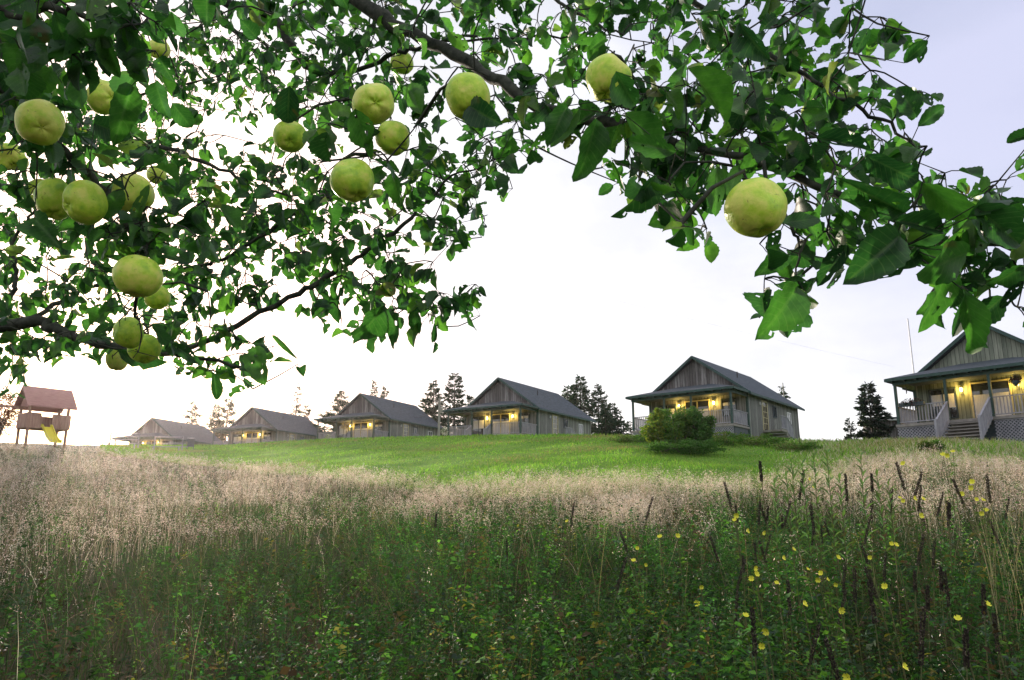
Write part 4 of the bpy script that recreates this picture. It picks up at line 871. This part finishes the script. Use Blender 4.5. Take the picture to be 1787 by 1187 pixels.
# limbs drawn as image columns/rows with their own distances
LIMBS = {
 'main':  [(430,-190,2.1,.040),(560,-60,1.95,.034),(640,10,1.85,.027),(700,50,1.78,.022),(790,95,1.70,.019),(860,135,1.62,.017),(940,185,1.54,.016),(1010,205,1.48,.015),(1100,225,1.40,.0135),(1180,247,1.33,.012),(1290,270,1.27,.010),(1370,300,1.22,.009),(1470,345,1.17,.008),(1560,375,1.13,.007),(1650,415,1.1,.006),(1720,430,1.08,.005),(1830,455,1.05,.004)],
 'upper': [(250,-150,2.5,.032),(330,-40,2.4,.027),(400,6,2.35,.022),(447,16,2.3,.020),(481,34,2.28,.018),(503,72,2.25,.016),(518,97,2.22,.014),(556,125,2.2,.012),(590,127,2.18,.011),(637,118,2.15,.010),(690,93,2.1,.009),(740,81,2.05,.007),(830,60,2.0,.005)],
 'second':[(300,-60,2.9,.022),(347,0,2.8,.018),(380,30,2.75,.015),(407,54,2.7,.012),(440,62,2.7,.009),(480,95,2.7,.007),(470,150,2.75,.004)],
 'mid':   [(60,215,2.6,.014),(150,228,2.5,.012),(198,238,2.45,.011),(315,266,2.4,.010),(381,292,2.35,.008),(450,325,2.3,.006),(520,345,2.3,.004)],
 'spray': [(200,185,3.0,.009),(269,158,3.0,.007),(344,143,3.0,.005),(407,123,3.0,.003)],
 'low':   [(-130,560,2.2,.040),(0,566,2.15,.026),(64,564,2.12,.023),(96,577,2.1,.021),(138,590,2.07,.018),(192,606,2.03,.015),(288,614,1.98,.011),(340,625,1.95,.008),(420,640,1.95,.005)],
 'rising':[(288,614,1.98,.010),(350,598,1.98,.010),(432,556,2.0,.011),(520,512,2.0,.0105),(554,492,2.0,.010),(601,464,2.0,.0095),(629,445,2.0,.009),(666,420,2.0,.0085),(708,389,2.0,.0075),(736,358,2.0,.006),(790,310,2.0,.0045),(850,285,2.0,.003),(908,258,2.0,.0015)],
 'arch':  [(32,572,2.13,.012),(80,540,2.2,.010),(128,520,2.25,.008),(160,498,2.3,.006),(250,500,2.35,.004)],
 'left':  [(5,553,2.3,.012),(22,505,2.35,.011),(28,480,2.38,.010),(22,450,2.4,.009),(24,420,2.42,.008),(50,380,2.4,.006),(90,330,2.4,.004)],
 'cross': [(160,500,2.3,.009),(250,490,2.35,.009),(346,464,2.4,.0085),(400,447,2.4,.008),(470,403,2.4,.0075),(526,364,2.35,.0065),(579,341,2.3,.005),(660,300,2.3,.003)],
 'outer': [(1060,-130,1.7,.013),(1192,-10,1.6,.010),(1245,34,1.55,.009),(1295,75,1.5,.008),(1370,112,1.42,.007),(1437,157,1.36,.006),(1487,187,1.32,.005),(1549,224,1.3,.004),(1592,248,1.28,.0025)],
 'back':  [(760,75,2.1,.006),(880,66,2.05,.005),(960,64,2.0,.004),(1045,63,1.95,.003),(1140,75,1.9,.002)],
 'near':  [(-60,-40,1.15,.012),(20,20,1.12,.010),(90,10,1.1,.008),(160,30,1.1,.006),(230,45,1.12,.004)],
 'fruit': [(-60,150,1.5,.012),(40,170,1.45,.011),(100,250,1.42,.010),(150,295,1.42,.009),(200,350,1.42,.008),(235,430,1.42,.007),(240,500,1.45,.005),(235,560,1.6,.004)],
 'drop':  [(1330,285,1.2,.005),(1380,395,1.08,.004),(1395,425,1.06,.003),(1385,470,1.05,.002)],
 'drop2': [(590,127,2.18,.006),(625,180,1.8,.005),(640,240,1.6,.004),(640,262,1.5,.003)],
 'tip':   [(640,470,2.0,.004),(690,520,1.95,.003),(740,535,1.95,.0022),(800,538,1.95,.0015)],
 'right': [(1560,375,1.13,.004),(1600,352,1.1,.003),(1612,320,1.1,.002),(1600,290,1.1,.0015)],
 'top':   [(900,-80,1.9,.009),(960,-10,1.85,.007),(1020,30,1.8,.005),(1090,60,1.7,.003)],
}
TX, TY = -2.3, -.3
tree = empty('apple_tree', (TX, TY, gz(TX, TY)), label='old apple tree whose leafy limbs hang across the top of the view', cat='apple tree')
TO = Vector((TX, TY, gz(TX, TY)))
nodes = []; nodeR = []
def smooth_path(pts, k=4):
    out = []
    for i in range(len(pts)-1):
        p0 = pts[max(i-1,0)]; p1 = pts[i]; p2 = pts[i+1]; p3 = pts[min(i+2,len(pts)-1)]
        for j in range(k):
            t = j/k; out.append(.5*((2*p1)+(p2-p0)*t+(2*p0-5*p1+4*p2-p3)*t*t+(-p0+3*p1-3*p2+p3)*t**3))
    out.append(pts[-1]); return out
FORK = Vector((TX+.15, TY+.1, 1.45)); FORK2 = Vector((TX+.7, TY+.55, 2.3))
tm = MB(); tm.tube([TO + Vector((0,0,-.3)), TO + Vector((.03,0,.05)), TO+Vector((.05,.04,.6)), FORK, FORK2], [.17,.135,.11,.09,.05], 14); o = tm.build('trunk', M['bark'], None, True)
def tree_part(o):
    o.parent = tree; o.matrix_parent_inverse = Matrix.Translation(-TO); KID.setdefault(tree.name, []).append(o)
tree_part(o)
for nm, l in LIMBS.items():
    pts = [P(a, b, d) for a, b, d, r in l]; rr = [q[3] for q in l]
    if nm in ('main', 'upper', 'second', 'outer', 'top', 'near'): pts = [FORK2, FORK2.lerp(pts[0], .5) + Vector((0,0,.25))] + pts; rr = [.055, .045] + rr if nm in ('main','upper') else [.03,.024] + rr
    if nm in ('low', 'fruit', 'mid', 'left') : 
        st_ = FORK if nm != 'left' else None
        if st_ is not None: pts = [st_, st_.lerp(pts[0], .5) + Vector((0,.1,.1))] + pts; rr = [.06 if nm == 'low' else .03, .05 if nm == 'low' else .022] + rr
    sp = smooth_path([Vector(p) for p in pts]); sr = np.interp(np.linspace(0, len(rr)-1, len(sp)), range(len(rr)), rr)
    sp = [p + Vector((random.gauss(0,1), random.gauss(0,1), random.gauss(0,1))) * .0035 for p in sp]
    sr = [r * random.uniform(.90, 1.14) * (.66 if r < .04 else .8) for r in sr]
    b = MB(); b.tube(sp, sr, 10 if max(sr) > .008 else 6)
    tree_part(b.build('limb', M['bark'], None, True))
    for p, r in zip(sp, sr):
        if p.y > .5: nodes.append(tuple(p)); nodeR.append(r)
nodes = [np.array(n) for n in nodes]; NA = np.array(nodes); NPX = np.array([proj(p) for p in NA]); NDEP = NA[:, 1]*CP + (NA[:, 2]-CZ)*SP
# how leafy each 50-pixel-wide patch of the canopy is (0 = open sky)
DEN = ["548997565888876666689988888874100000", "788667887888887666779767889987441000", "888346987678886455668888999998500000", "988767863567775255668999999888644200", "999987411455554265566899876566510000", "899989865667667675303558988767653000", "888898887887688863001277642475355464", "778898889998876740000056500454456776", "657899999898875510000003301545634675", "667899887777675110000000001311107555", "777787663335566430000000002520005511", "887888865101353110000000002100001310", "632244766210110000000000000000000000", "200000032000000000000000000000000000"]
DG2 = np.zeros((14, 36))
for i, row in enumerate(DEN):
    for j, c in enumerate(row[:36]): DG2[i, j] = int(c) / 10
def den(px, row):
    fx = px/50 - .5; fy = row/50 - .5
    if px > 1800 or px < -20 or row < -10: return .75
    i = min(max(int(math.floor(fy)), 0), 12); j = min(max(int(math.floor(fx)), 0), 34); tx = min(max(fx-j, 0), 1); ty = min(max(fy-i, 0), 1)
    if row > 700: return 0
    return (DG2[i,j]*(1-tx)+DG2[i,j+1]*tx)*(1-ty) + (DG2[i+1,j]*(1-tx)+DG2[i+1,j+1]*tx)*ty
rs = random.Random(5)
tw = MB(); LV = []   # leaves: base, dir, normal, size, width, hi, rnd
NA_l = list(NA); ND_l = list(NDEP)
def nearest(p):
    A_ = np.array(NA_l); d = ((A_ - np.array(p))**2).sum(1); k = int(d.argmin()); return Vector(A_[k]), math.sqrt(d[k])
def add_leaf(base, tip, wfac, n=None, rnd=None, size=None):
    d = tip - base; n = n or Vector((rs.gauss(0,.7), rs.gauss(-.3,.6), rs.gauss(.4,.6)))
    LV.append((tuple(base), tuple(d.normalized()), tuple(n), size or d.length, wfac, (base.y < 1.75), rs.random() if rnd is None else rnd))
def spur(px, row, dep, nl, lsz):
    p = P(px, row, dep); q, dist = nearest(p); got = []
    for i in range(nl):
        for att in range(6):
            az = rs.uniform(0, 6.283); el = rs.gauss(-.35, .55); d = Vector((math.cos(az)*math.cos(el), math.sin(az)*math.cos(el), math.sin(el)))
            pl = lsz*rs.uniform(.25,.5); b = p + d*pl + Vector((0,0,-.15*pl)); sz = lsz*rs.uniform(.75,1.2); dd = (d + Vector((0,0,rs.uniform(-.9,.1)))).normalized(); c = b + dd*sz*.55; c2 = b + dd*sz
            x, y = proj(c); x2, y2 = proj(c2)
            if c.y > .55 and rs.random() < min(1, 2.5*max(0, den(x, y) - .03)**1.5) and rs.random() < min(1, den(x2, y2)*4 + .15): got.append((b, c2, sz, pl)); break
    if not got: return
    if dist > .02:
        k = max(2, int(dist/.05)); mid = q.lerp(p, .5) + Vector((rs.gauss(0,1), rs.gauss(0,1), rs.gauss(0,1)+.4))*dist*.10
        sp = smooth_path([q, mid, p], max(2, k//2 + 1)); r0 = min(.0045, .0012 + dist*.007)
        tw.tube(sp, list(np.linspace(r0, .0013, len(sp))), 5, False)
        for s in sp[1:]: NA_l.append(np.array(s))
    for b, c2, sz, pl in got:
        tw.tube([p, p.lerp(b, .5) + Vector((0,0,.1*pl)), b], [.0009,.0008,.0008], 4, False)
        add_leaf(b, c2, rs.uniform(.46,.70), size=sz)
def dep_for(px, row):
    d2 = ((NPX - np.array([px, row]))**2).sum(1) + 30**2; 
    w_ = 1/d2**2; w_ /= w_.sum(); k = rs.choices(range(len(w_)), w_)[0]
    return NDEP[k] * rs.uniform(.9, 1.16)
cells = []
for i in range(-1, 14):
    for j in range(-1, 37):
        D = den(j*50+25, i*50+25) if (0 <= i and 0 <= j < 36) else (.7 if (i < 0 and j < 31) or (j < 0 and i < 12) or (j > 35 and 6 < i < 10) else 0)
        if D <= 0: continue
        need = -math.log(1-min(D, .93)) * 2500 * (1.18 if j < 18 else .95); got = 0
        while got < need:
            x = j*50 + rs.uniform(0, 50); y = i*50 + rs.uniform(0, 50); dp = dep_for(x, y)
            lsz = (.046 if j < 18 else .044) * rs.uniform(.75, 1.25); nl = rs.choice((3, 4, 4, 5, 6)); pxs = lsz/dp*F
            got += nl * pxs*pxs*.62*.52
            cells.append((x, y, dp, nl, lsz))
A0_ = np.array([P(c[0], c[1], c[2]) for c in cells]); dd_ = [((NA - a)**2).sum(1).min() for a in A0_]
for k in np.argsort(dd_): spur(*cells[k])
# leaves that stand out against the sky, each at its own place: base x,y -> tip x,y, distance, width
HAND = [(1602,222,1658,176,1.12,.5),(1578,110,1620,70,1.15,.55),(1545,106,1552,62,1.15,.8),(1600,205,1568,150,1.2,.8),(1812,232,1748,246,1.0,.5),(1425,240,1532,262,1.05,.45),(1512,272,1604,318,1.0,.55),(1590,300,1640,355,1.1,.35),(1598,282,1612,245,1.2,.8),
 (1610,318,1690,385,.98,.55),(1690,380,1772,328,.95,.42),(1700,360,1787,430,.95,.7),(1745,360,1800,345,1.0,.3),(1475,295,1545,325,1.12,.5),(1365,390,1430,380,1.0,.5),(1400,372,1438,430,1.05,.7),(1360,430,1340,480,1.05,.75),(1370,452,1385,500,1.08,.75),(1392,500,1336,590,.95,.75),(1480,428,1425,500,1.05,.5),
 (1570,412,1484,488,.9,.72),(1600,440,1530,485,1.0,.45),(1690,440,1600,480,.92,.75),(1660,460,1605,585,.92,.62),(1680,505,1718,635,.9,.34),(1688,506,1662,590,.95,.25),(1787,462,1725,510,1.0,.8),(1787,490,1744,540,1.0,.4),(1560,385,1670,400,.98,.45),(1580,372,1462,312,1.05,.45),(1545,365,1500,380,1.1,.6),(1500,375,1464,405,1.12,.8),
 (1040,205,1018,325,1.25,.45),(1068,280,1090,335,1.15,.22),(1145,305,1084,392,1.05,.62),(1188,358,1132,393,1.15,.75),(1188,355,1182,432,1.1,.3),(1205,358,1208,434,1.1,.26),(1290,290,1270,345,1.1,.5),(1252,290,1248,378,1.1,.4),(990,185,955,250,1.2,.7),(1010,190,960,258,1.3,.5),(1090,200,1180,280,1.1,.6),(1180,265,1095,245,1.05,.55),(1200,120,1290,215,1.0,.5),(1290,40,1340,110,1.1,.6),
 (915,195,890,212,1.8,.8),(940,198,912,226,1.8,.9),(925,262,942,295,1.7,.8),(880,280,905,302,1.8,.7),(905,262,880,240,1.9,.8),(862,300,878,345,1.7,.6),(905,110,925,150,1.6,.8),(880,120,870,100,1.7,.8),(850,305,855,340,1.9,.6),
 (815,545,832,577,1.85,.5),(800,530,830,542,1.9,.5),(790,532,797,500,1.9,.5),(775,535,772,508,1.9,.5),(812,535,828,510,1.9,.6),(755,598,760,562,1.9,.3),(722,535,728,590,1.85,.55),(735,530,770,548,1.95,.4),(690,545,686,612,1.9,.4),(670,530,630,605,1.75,.75),(650,525,628,545,1.9,.7),(715,500,750,515,1.95,.4),(790,420,800,440,1.95,.8),(820,385,845,372,2,.6),(800,400,815,435,1.95,.5),
 (585,505,590,575,1.95,.45),(565,525,560,560,2,.6),(525,530,518,555,1.95,.4),(475,585,518,625,1.9,.18),(440,600,478,600,1.7,.7),(445,605,460,672,1.6,.7),(372,650,382,705,1.6,.42),(420,620,440,650,1.8,.5),(400,640,410,665,1.8,.5),(300,600,350,635,1.7,.5),
 (112,40,75,75,1.05,.6),(95,20,120,95,1.0,.7),(130,15,150,80,1.0,.6),(175,25,165,65,1.05,.7),(180,60,205,140,1.0,.5),(170,60,190,135,1.05,.55),(185,20,248,38,1.0,.7),(215,60,240,130,1.1,.28),(60,60,10,130,1.05,.8),(0,80,50,100,1.1,.8),(90,120,60,170,1.1,.8),(125,150,160,120,1.2,.7),(230,150,200,250,1.2,.5),(60,380,100,430,1.3,.7),(180,380,215,330,1.35,.6),(232,400,260,320,1.4,.4),(300,180,340,230,1.6,.7),(165,215,230,240,1.3,.75),(205,610,300,640,1.9,.5),(95,400,60,380,1.5,.7),
 (505,150,500,225,1.6,.7),(480,200,510,165,1.7,.6),(535,245,575,235,1.65,.7),(620,190,640,260,1.3,.75),(640,235,648,275,1.35,.5),(710,150,735,200,1.6,.6),(745,180,715,215,1.6,.7),(760,160,770,200,1.65,.5),(820,185,865,215,1.2,.85),(1075,125,1110,190,1.1,.8),(715,262,750,280,1.7,.4),(610,205,590,210,1.6,.8),(440,345,480,330,1.9,.7),(420,130,442,158,2.3,.3)]
# unseen rest of the crown, added overhead and behind to shade the foreground
OH = [[(-2,-.2,2.2),(-1.2,.1,3.0),(-.3,.3,3.45),(.8,.5,3.6),(2.0,.6,3.5),(3.2,.5,3.2)], [(-2,-.2,2.2),(-1.6,-.9,3.1),(-.9,-1.6,3.7),(.2,-2.2,3.8),(1.2,-2.6,3.6)], [(-2,-.2,2.2),(-2.6,.6,3.0),(-3.2,1.3,3.6),(-3.6,2.2,3.7)], [(-2.1,-.3,2.1),(-2.9,-1.0,3.0),(-3.8,-1.5,3.5)], [(-.3,.3,3.45),(.5,-.5,3.9),(1.6,-.9,4.1),(2.6,-1.1,3.9)], [(-1.2,.1,3.0),(-1.0,.5,3.6),(-.5,1.0,4.0),(.3,1.3,4.1)]]
on = []
for l_ in OH:
    sp = smooth_path([Vector(q) for q in l_], 5); b = MB(); b.tube(sp, list(np.linspace(.045, .008, len(sp))), 8); tree_part(b.build('limb', M['bark'], None, True)); on += sp[4:]
for k in range(70):
    q = rs.choice(on); p = q + Vector((rs.gauss(0,.5), rs.gauss(0,.5), rs.gauss(.05,.3)))
    dep = p.y*CP + (p.z-CZ)*SP
    if dep > .1:
        x_, y_ = proj(p)
        if y_ > -90 and -150 < x_ < 1940: continue
    elif p.z < 2.5: continue
    tw.tube([q, q.lerp(p, .5) + Vector((0,0,.05)), p], [.005,.003,.0015], 4, False)
    for i in range(13):
        az = rs.uniform(0, 6.283); d = Vector((math.cos(az), math.sin(az), rs.gauss(-.3,.4))).normalized(); b0 = p + d*rs.uniform(.02,.22); LV.append((tuple(b0), tuple(d), (rs.gauss(0,.5), rs.gauss(0,.5), 1), rs.uniform(.06,.085), .65, False, rs.random()))
# apples
def apple_material():
    m = mat('apple_skin', rough=.4, spec=.4); l = m.node_tree.links.new; b = m.node_tree.nodes['Principled BSDF']
    t = N(m, 'ShaderNodeTexCoord'); oi = N(m, 'ShaderNodeObjectInfo'); va = N(m, 'ShaderNodeVectorMath', operation='ADD'); l(t.outputs['Object'], va.inputs[0])
    cx_ = N(m, 'ShaderNodeCombineXYZ'); l(oi.outputs['Random'], cx_.inputs[0]); sc_ = N(m, 'ShaderNodeVectorMath', operation='SCALE'); sc_.inputs['Scale'].default_value = 9; l(cx_.outputs[0], sc_.inputs[0]); l(sc_.outputs[0], va.inputs[1])
    n = N(m, 'ShaderNodeTexNoise', Scale=1.5, Detail=5, Roughness=.6); l(va.outputs[0], n.inputs[0]); r = ramp(m, [(.32, (.34,.63,.05)), (.50, (.60,.83,.07)), (.68, (.86,.90,.18))]); ra = N(m, 'ShaderNodeMath', operation='MULTIPLY_ADD'); l(oi.outputs['Random'], ra.inputs[0]); ra.inputs[1].default_value = .22; l(n.outputs[0], ra.inputs[2]); rb = N(m, 'ShaderNodeMath', operation='SUBTRACT'); l(ra.outputs[0], rb.inputs[0]); rb.inputs[1].default_value = .09; l(rb.outputs[0], r.inputs[0])
    v = N(m, 'ShaderNodeTexVoronoi', Scale=13); l(va.outputs[0], v.inputs[0]); r2 = ramp(m, [(.05, (1,1,1)), (.09, (0,0,0))]); l(v.outputs['Distance'], r2.inputs[0])
    f = N(m, 'ShaderNodeMath', operation='MULTIPLY'); f.inputs[1].default_value = .45; l(r2.outputs[0], f.inputs[0]); m1 = N(m, 'ShaderNodeMixRGB', Color2=(.16,.15,.03,1)); l(f.outputs[0], m1.inputs[0]); l(r.outputs[0], m1.inputs[1])
    n2 = N(m, 'ShaderNodeTexNoise', Scale=3.6, Detail=6, Roughness=.75, Distortion=.6); l(va.outputs[0], n2.inputs[0]); r3 = ramp(m, [(.61, (0,0,0)), (.69, (1,1,1))]); l(n2.outputs[0], r3.inputs[0]); f3 = N(m, 'ShaderNodeMath', operation='MULTIPLY'); f3.inputs[1].default_value = .75; l(r3.outputs[0], f3.inputs[0])
    m2 = N(m, 'ShaderNodeMixRGB', Color2=(.11,.07,.025,1)); l(f3.outputs[0], m2.inputs[0]); l(m1.outputs[0], m2.inputs[1]); l(m2.outputs[0], b.inputs['Base Color'])
    n3 = N(m, 'ShaderNodeTexNoise', Scale=5, Detail=6); l(va.outputs[0], n3.inputs[0]); u = N(m, 'ShaderNodeBump', Strength=.12, Distance=.02); l(n3.outputs[0], u.inputs['Height']); l(u.outputs[0], b.inputs['Normal'])
    b.inputs['Subsurface Weight'].default_value = .15; b.inputs['Subsurface Radius'].default_value = (.01,.012,.004); b.inputs['Subsurface Scale'].default_value = .4
    return m
am = apple_material(); cal = noisy('calyx', (.03,.02,.012), (.09,.06,.03), 30, bump=.5)
def apple_mesh(seed, knob=0.):
    r = random.Random(seed); nu, nv = 36, 24; k = r.choice([5, 5, 4]); ph = r.uniform(0, 6); a1, a2 = r.uniform(.012,.04), r.uniform(.03,.09); V = []; dent = (r.uniform(0,6.28), r.uniform(.8,2.0), r.uniform(.08,.24))
    for i in range(nv+1):
        th = math.pi*i/nv
        for j in range(nu):
            p = 2*math.pi*j/nu; rad = 1 + a1*math.cos(k*p+ph)*(.3+.7*(1-math.cos(th))/2) + a2*math.cos(p+ph*2)*math.sin(th) + knob*math.sin(2*p+1)*math.sin(3*th+.5)
            dp = math.acos(max(-1, min(1, math.sin(th)*math.sin(dent[1])*math.cos(p-dent[0]) + math.cos(th)*math.cos(dent[1])))); rad -= dent[2]*math.exp(-(dp/.45)**2)
            sx = math.sin(th)*rad*(1 - .07*max(0, -math.cos(th))); z = math.cos(th)*1.0*rad - .20*math.exp(-(th/.28)**2) + .17*math.exp(-((math.pi-th)/.26)**2)
            V.append((sx*math.cos(p), sx*math.sin(p), z))
    Fq = [(i*nu+j, i*nu+(j+1)%nu, (i+1)*nu+(j+1)%nu, (i+1)*nu+j) for i in range(nv) for j in range(nu)]
    me = bpy.data.meshes.new('apple'); me.from_pydata(V, [], [tuple(reversed(f)) for f in Fq]); me.polygons.foreach_set('use_smooth', [True]*len(me.polygons)); me.materials.append(am); me.validate(); return me
AM = [apple_mesh(s) for s in range(5)] + [apple_mesh(9, .22)]
# px, row, radius px, distance, tilt of the calyx end: (right, toward camera, down), squash, mesh, label
AP = [(69,213,42,1.30,(.5,.55,.6),1.02,0,'large yellow-green apple with brown scab marks, high at the left edge'),
 (183,172,32,1.68,(.7,.5,.2),.95,1,'spotted green apple with a deep crease, upper left behind the large one'),
 (277,87,20,2.75,(0,.6,.8),1,2,'small dull green apple near the top, among fine distant leaves'),
 (22,275,27,1.9,(.3,.3,.8),.8,5,'knobbly misshapen yellow-green apple at the left edge below the large one'),
 (68,338,27,1.62,(-.5,.2,.8),1.1,3,'apple mostly hidden, leftmost of the three touching apples'),
 (98,346,37,1.50,(.1,.3,1),1.1,4,'shaded plain green apple in the middle of the three touching apples'),
 (148,354,42,1.33,(-.55,.75,.45),.86,2,'bright yellow apple with dark rotten calyx, rightmost of the three touching'),
 (234,338,37,1.45,(.6,.1,.9),1.0,1,'yellow apple half covered by a curled leaf, right of the touching three'),
 (273,305,18,3.0,(0,.4,.9),.95,0,'tiny round yellow-green apple beside the leaf-covered one'),
 (243,484,44,1.30,(-.1,.15,1),.88,3,'large pale yellow freckled apple low on the left'),
 (275,520,23,1.85,(.3,.3,.8),1,4,'dull green apple tucked right beneath the pale freckled one'),
 (224,580,31,1.66,(-.75,.6,.1),.86,2,'yellow-green apple showing its brown calyx, above the low limb'),
 (253,608,29,1.76,(.3,.3,.9),.95,0,'apple just below and right of the one above the low limb'),
 (205,626,21,2.25,(0,.1,1),1.1,1,'dim apple hanging below the low limb against the bright sky'),
 (505,236,31,1.70,(.2,.5,.7),.9,3,'green apple capped by a dark leaf, in the open gap left of centre'),
 (653,180,39,1.42,(.25,.85,.45),.98,1,'green-yellow apple with dark calyx facing forward, top of the central three'),
 (687,240,32,1.66,(.5,.3,.7),1.05,4,'shaded green apple, right and lowest-lit of the central three'),
 (615,316,41,1.36,(.35,.25,.9),1.0,0,'pale green apple with a brown blemish at the base, bottom of the central three'),
 (702,110,22,2.35,(.6,.3,.5),1,2,'small pale apple mostly hidden by leaves above the central three'),
 (817,169,43,1.30,(.05,.3,.9),1.05,2,'bright yellow apple hanging under the thick limb with a round leaf over its base'),
 (1062,135,43,1.26,(-.2,.2,.95),1.06,4,'golden apple half wrapped by dark leaves right of the centre top'),
 (1319,361,57,.97,(.15,.1,1),.98,3,'largest and nearest apple, smooth yellow-green, alone against the sky at right'),
 (1440,165,22,1.62,(.2,.2,.9),1.1,1,'apple peeping out behind leaves at the upper right'),
 (1418,196,20,1.72,(.2,.2,.9),1,0,'olive apple shaded by leaves just below the one peeping out')]
for i, (px, row, rp_, dp, tl, sq, mi, lab) in enumerate(AP):
    c = P(px, row, dp); r_ = rp_/F*dp*.94; o = bpy.data.objects.new('apple', AM[mi]); col.objects.link(o); o.location = c; o.scale = (r_, r_, r_*sq)
    dn = Vector((tl[0], -tl[1], -tl[2])).normalized(); qt = (-dn).to_track_quat('Z', 'Y'); o.rotation_mode = 'QUATERNION'; o.rotation_quaternion = qt @ Matrix.Rotation(i*1.7, 3, 'Z').to_quaternion()
    tag(o, lab, 'apple', 'apples hanging on the tree')
    # stem up to the spur and calyx, in the apple's own space
    b = MB(); b.tube([(0,0,.55),(.03,0,.9),(.1,0,1.35)], [.045,.035,.05], 6, True); b.build('stem', M['bark'], o, True)
    b = MB()
    for k in range(6): a = k*1.047; b.add([(.05*math.cos(a+.5),.05*math.sin(a+.5),-.80),(.05*math.cos(a-.5),.05*math.sin(a-.5),-.80),(.13*math.cos(a),.13*math.sin(a),-.90)], [(0,1,2)])
    b.tube([(0,0,-.72),(0,0,-.80)], [.09,.07], 8); b.build('calyx', cal, o)
    top = c + (qt @ Vector((.1*r_, 0, 1.35*r_*sq))); q, dist = nearest(top)
    if dist > .005: tw.tube([q, q.lerp(top, .5)+Vector((0,0,.12*dist)), top], [.004,.003,.0022], 6, False)
for bx, by, tx, ty, d, wf in HAND:
    b0 = P(bx, by, d); t0 = P(tx, ty, d * rs.uniform(.97, 1.04)); cdir = (b0 - Vector((0,0,CZ))).normalized()
    n_ = -cdir + Vector((rs.gauss(0,.3), rs.gauss(0,.3), rs.gauss(0,.3))); q, dist = nearest(b0)
    if .004 < dist < .2: tw.tube([q, q.lerp(b0, .5), b0], [.0011,.0008,.0007], 4, False)
    add_leaf(b0, t0, wf*.84, n_, rs.random()*.8)
# clear leaf blades that would cut through the apples or hide them from the front
AC = [(np.array(P(a[0], a[1], a[3])), a[2]/F*a[3], a[0], a[1], a[2], a[3]) for a in AP]
def keep(l):
    b = np.array(l[0]); c = b + np.array(l[1])*l[3]*.5; x, y = proj(c); dep = c[1]*CP + (c[2]-CZ)*SP
    for cc, rr, px, py, rp_, dp in AC:
        if ((c-cc)**2).sum() < (rr*1.15)**2: return False
        if dep < dp and math.hypot(x-px, y-py) < rp_*.85 + 8 and rp_ > 16 and px not in (68, 1440, 1418): return False
    return True
nh = len(HAND); LV = [l for l in LV[:-nh] if keep(l)] + LV[-nh:]
Vs, Fs, Cs, n0 = [], [], [], 0
for hi in (True, False):
    T_ = HI if hi else LO
    for k, (TV, TF, TS) in enumerate(T_):
        sel = [l for i, l in enumerate(LV) if l[5] == hi and (i*7 % len(T_)) == k]
        if not sel: continue
        pos = np.array([l[0] for l in sel]); dr = np.array([l[1] for l in sel]); nn = np.array([l[2] for l in sel]); sz = np.array([l[3] for l in sel]); wd = np.array([l[4] for l in sel]); rn = np.array([l[6] for l in sel])
        V, Fl = scatter_leaves(pos, dr, nn, sz, wd, (TV, [TF])); Vs.append(V); Fs.append(Fl[0] + n0); n0 += len(V)
        C = np.zeros((len(sel), len(TV), 3)); C[..., 0] = rn[:, None]; C[..., 1] = TS[None, :, 0]; C[..., 2] = TS[None, :, 1]; Cs.append(C.reshape(-1, 3))
tree_part(np_mesh('foliage', np.concatenate(Vs), [np.concatenate(Fs)], M['aleaf'], np.concatenate(Cs), attr='lv', smooth=True))
tree_part(tw.build('twigs', M['bark'], None, True))
print('leaves', len(LV), 'spurs', len(cells))
# ------------------------------------------------------------ thin evening haze, glowing toward the low sun
hb = MB(); hb.box(-905, 905, -880, 930, -9, 32); hz = bpy.data.materials.new('evening_haze'); hz.use_nodes = True; ht = hz.node_tree; ht.nodes.remove(ht.nodes['Principled BSDF'])
pv = ht.nodes.new('ShaderNodeVolumePrincipled'); pv.inputs['Color'].default_value = (.98, .87, .86, 1); pv.inputs['Density'].default_value = .00015; pv.inputs['Anisotropy'].default_value = .8
ht.links.new(pv.outputs[0], ht.nodes['Material Output'].inputs['Volume'])
tag(hb.build('haze', hz), kind='stuff', label='thin evening haze over the field, bright toward the low sun', cat='haze')
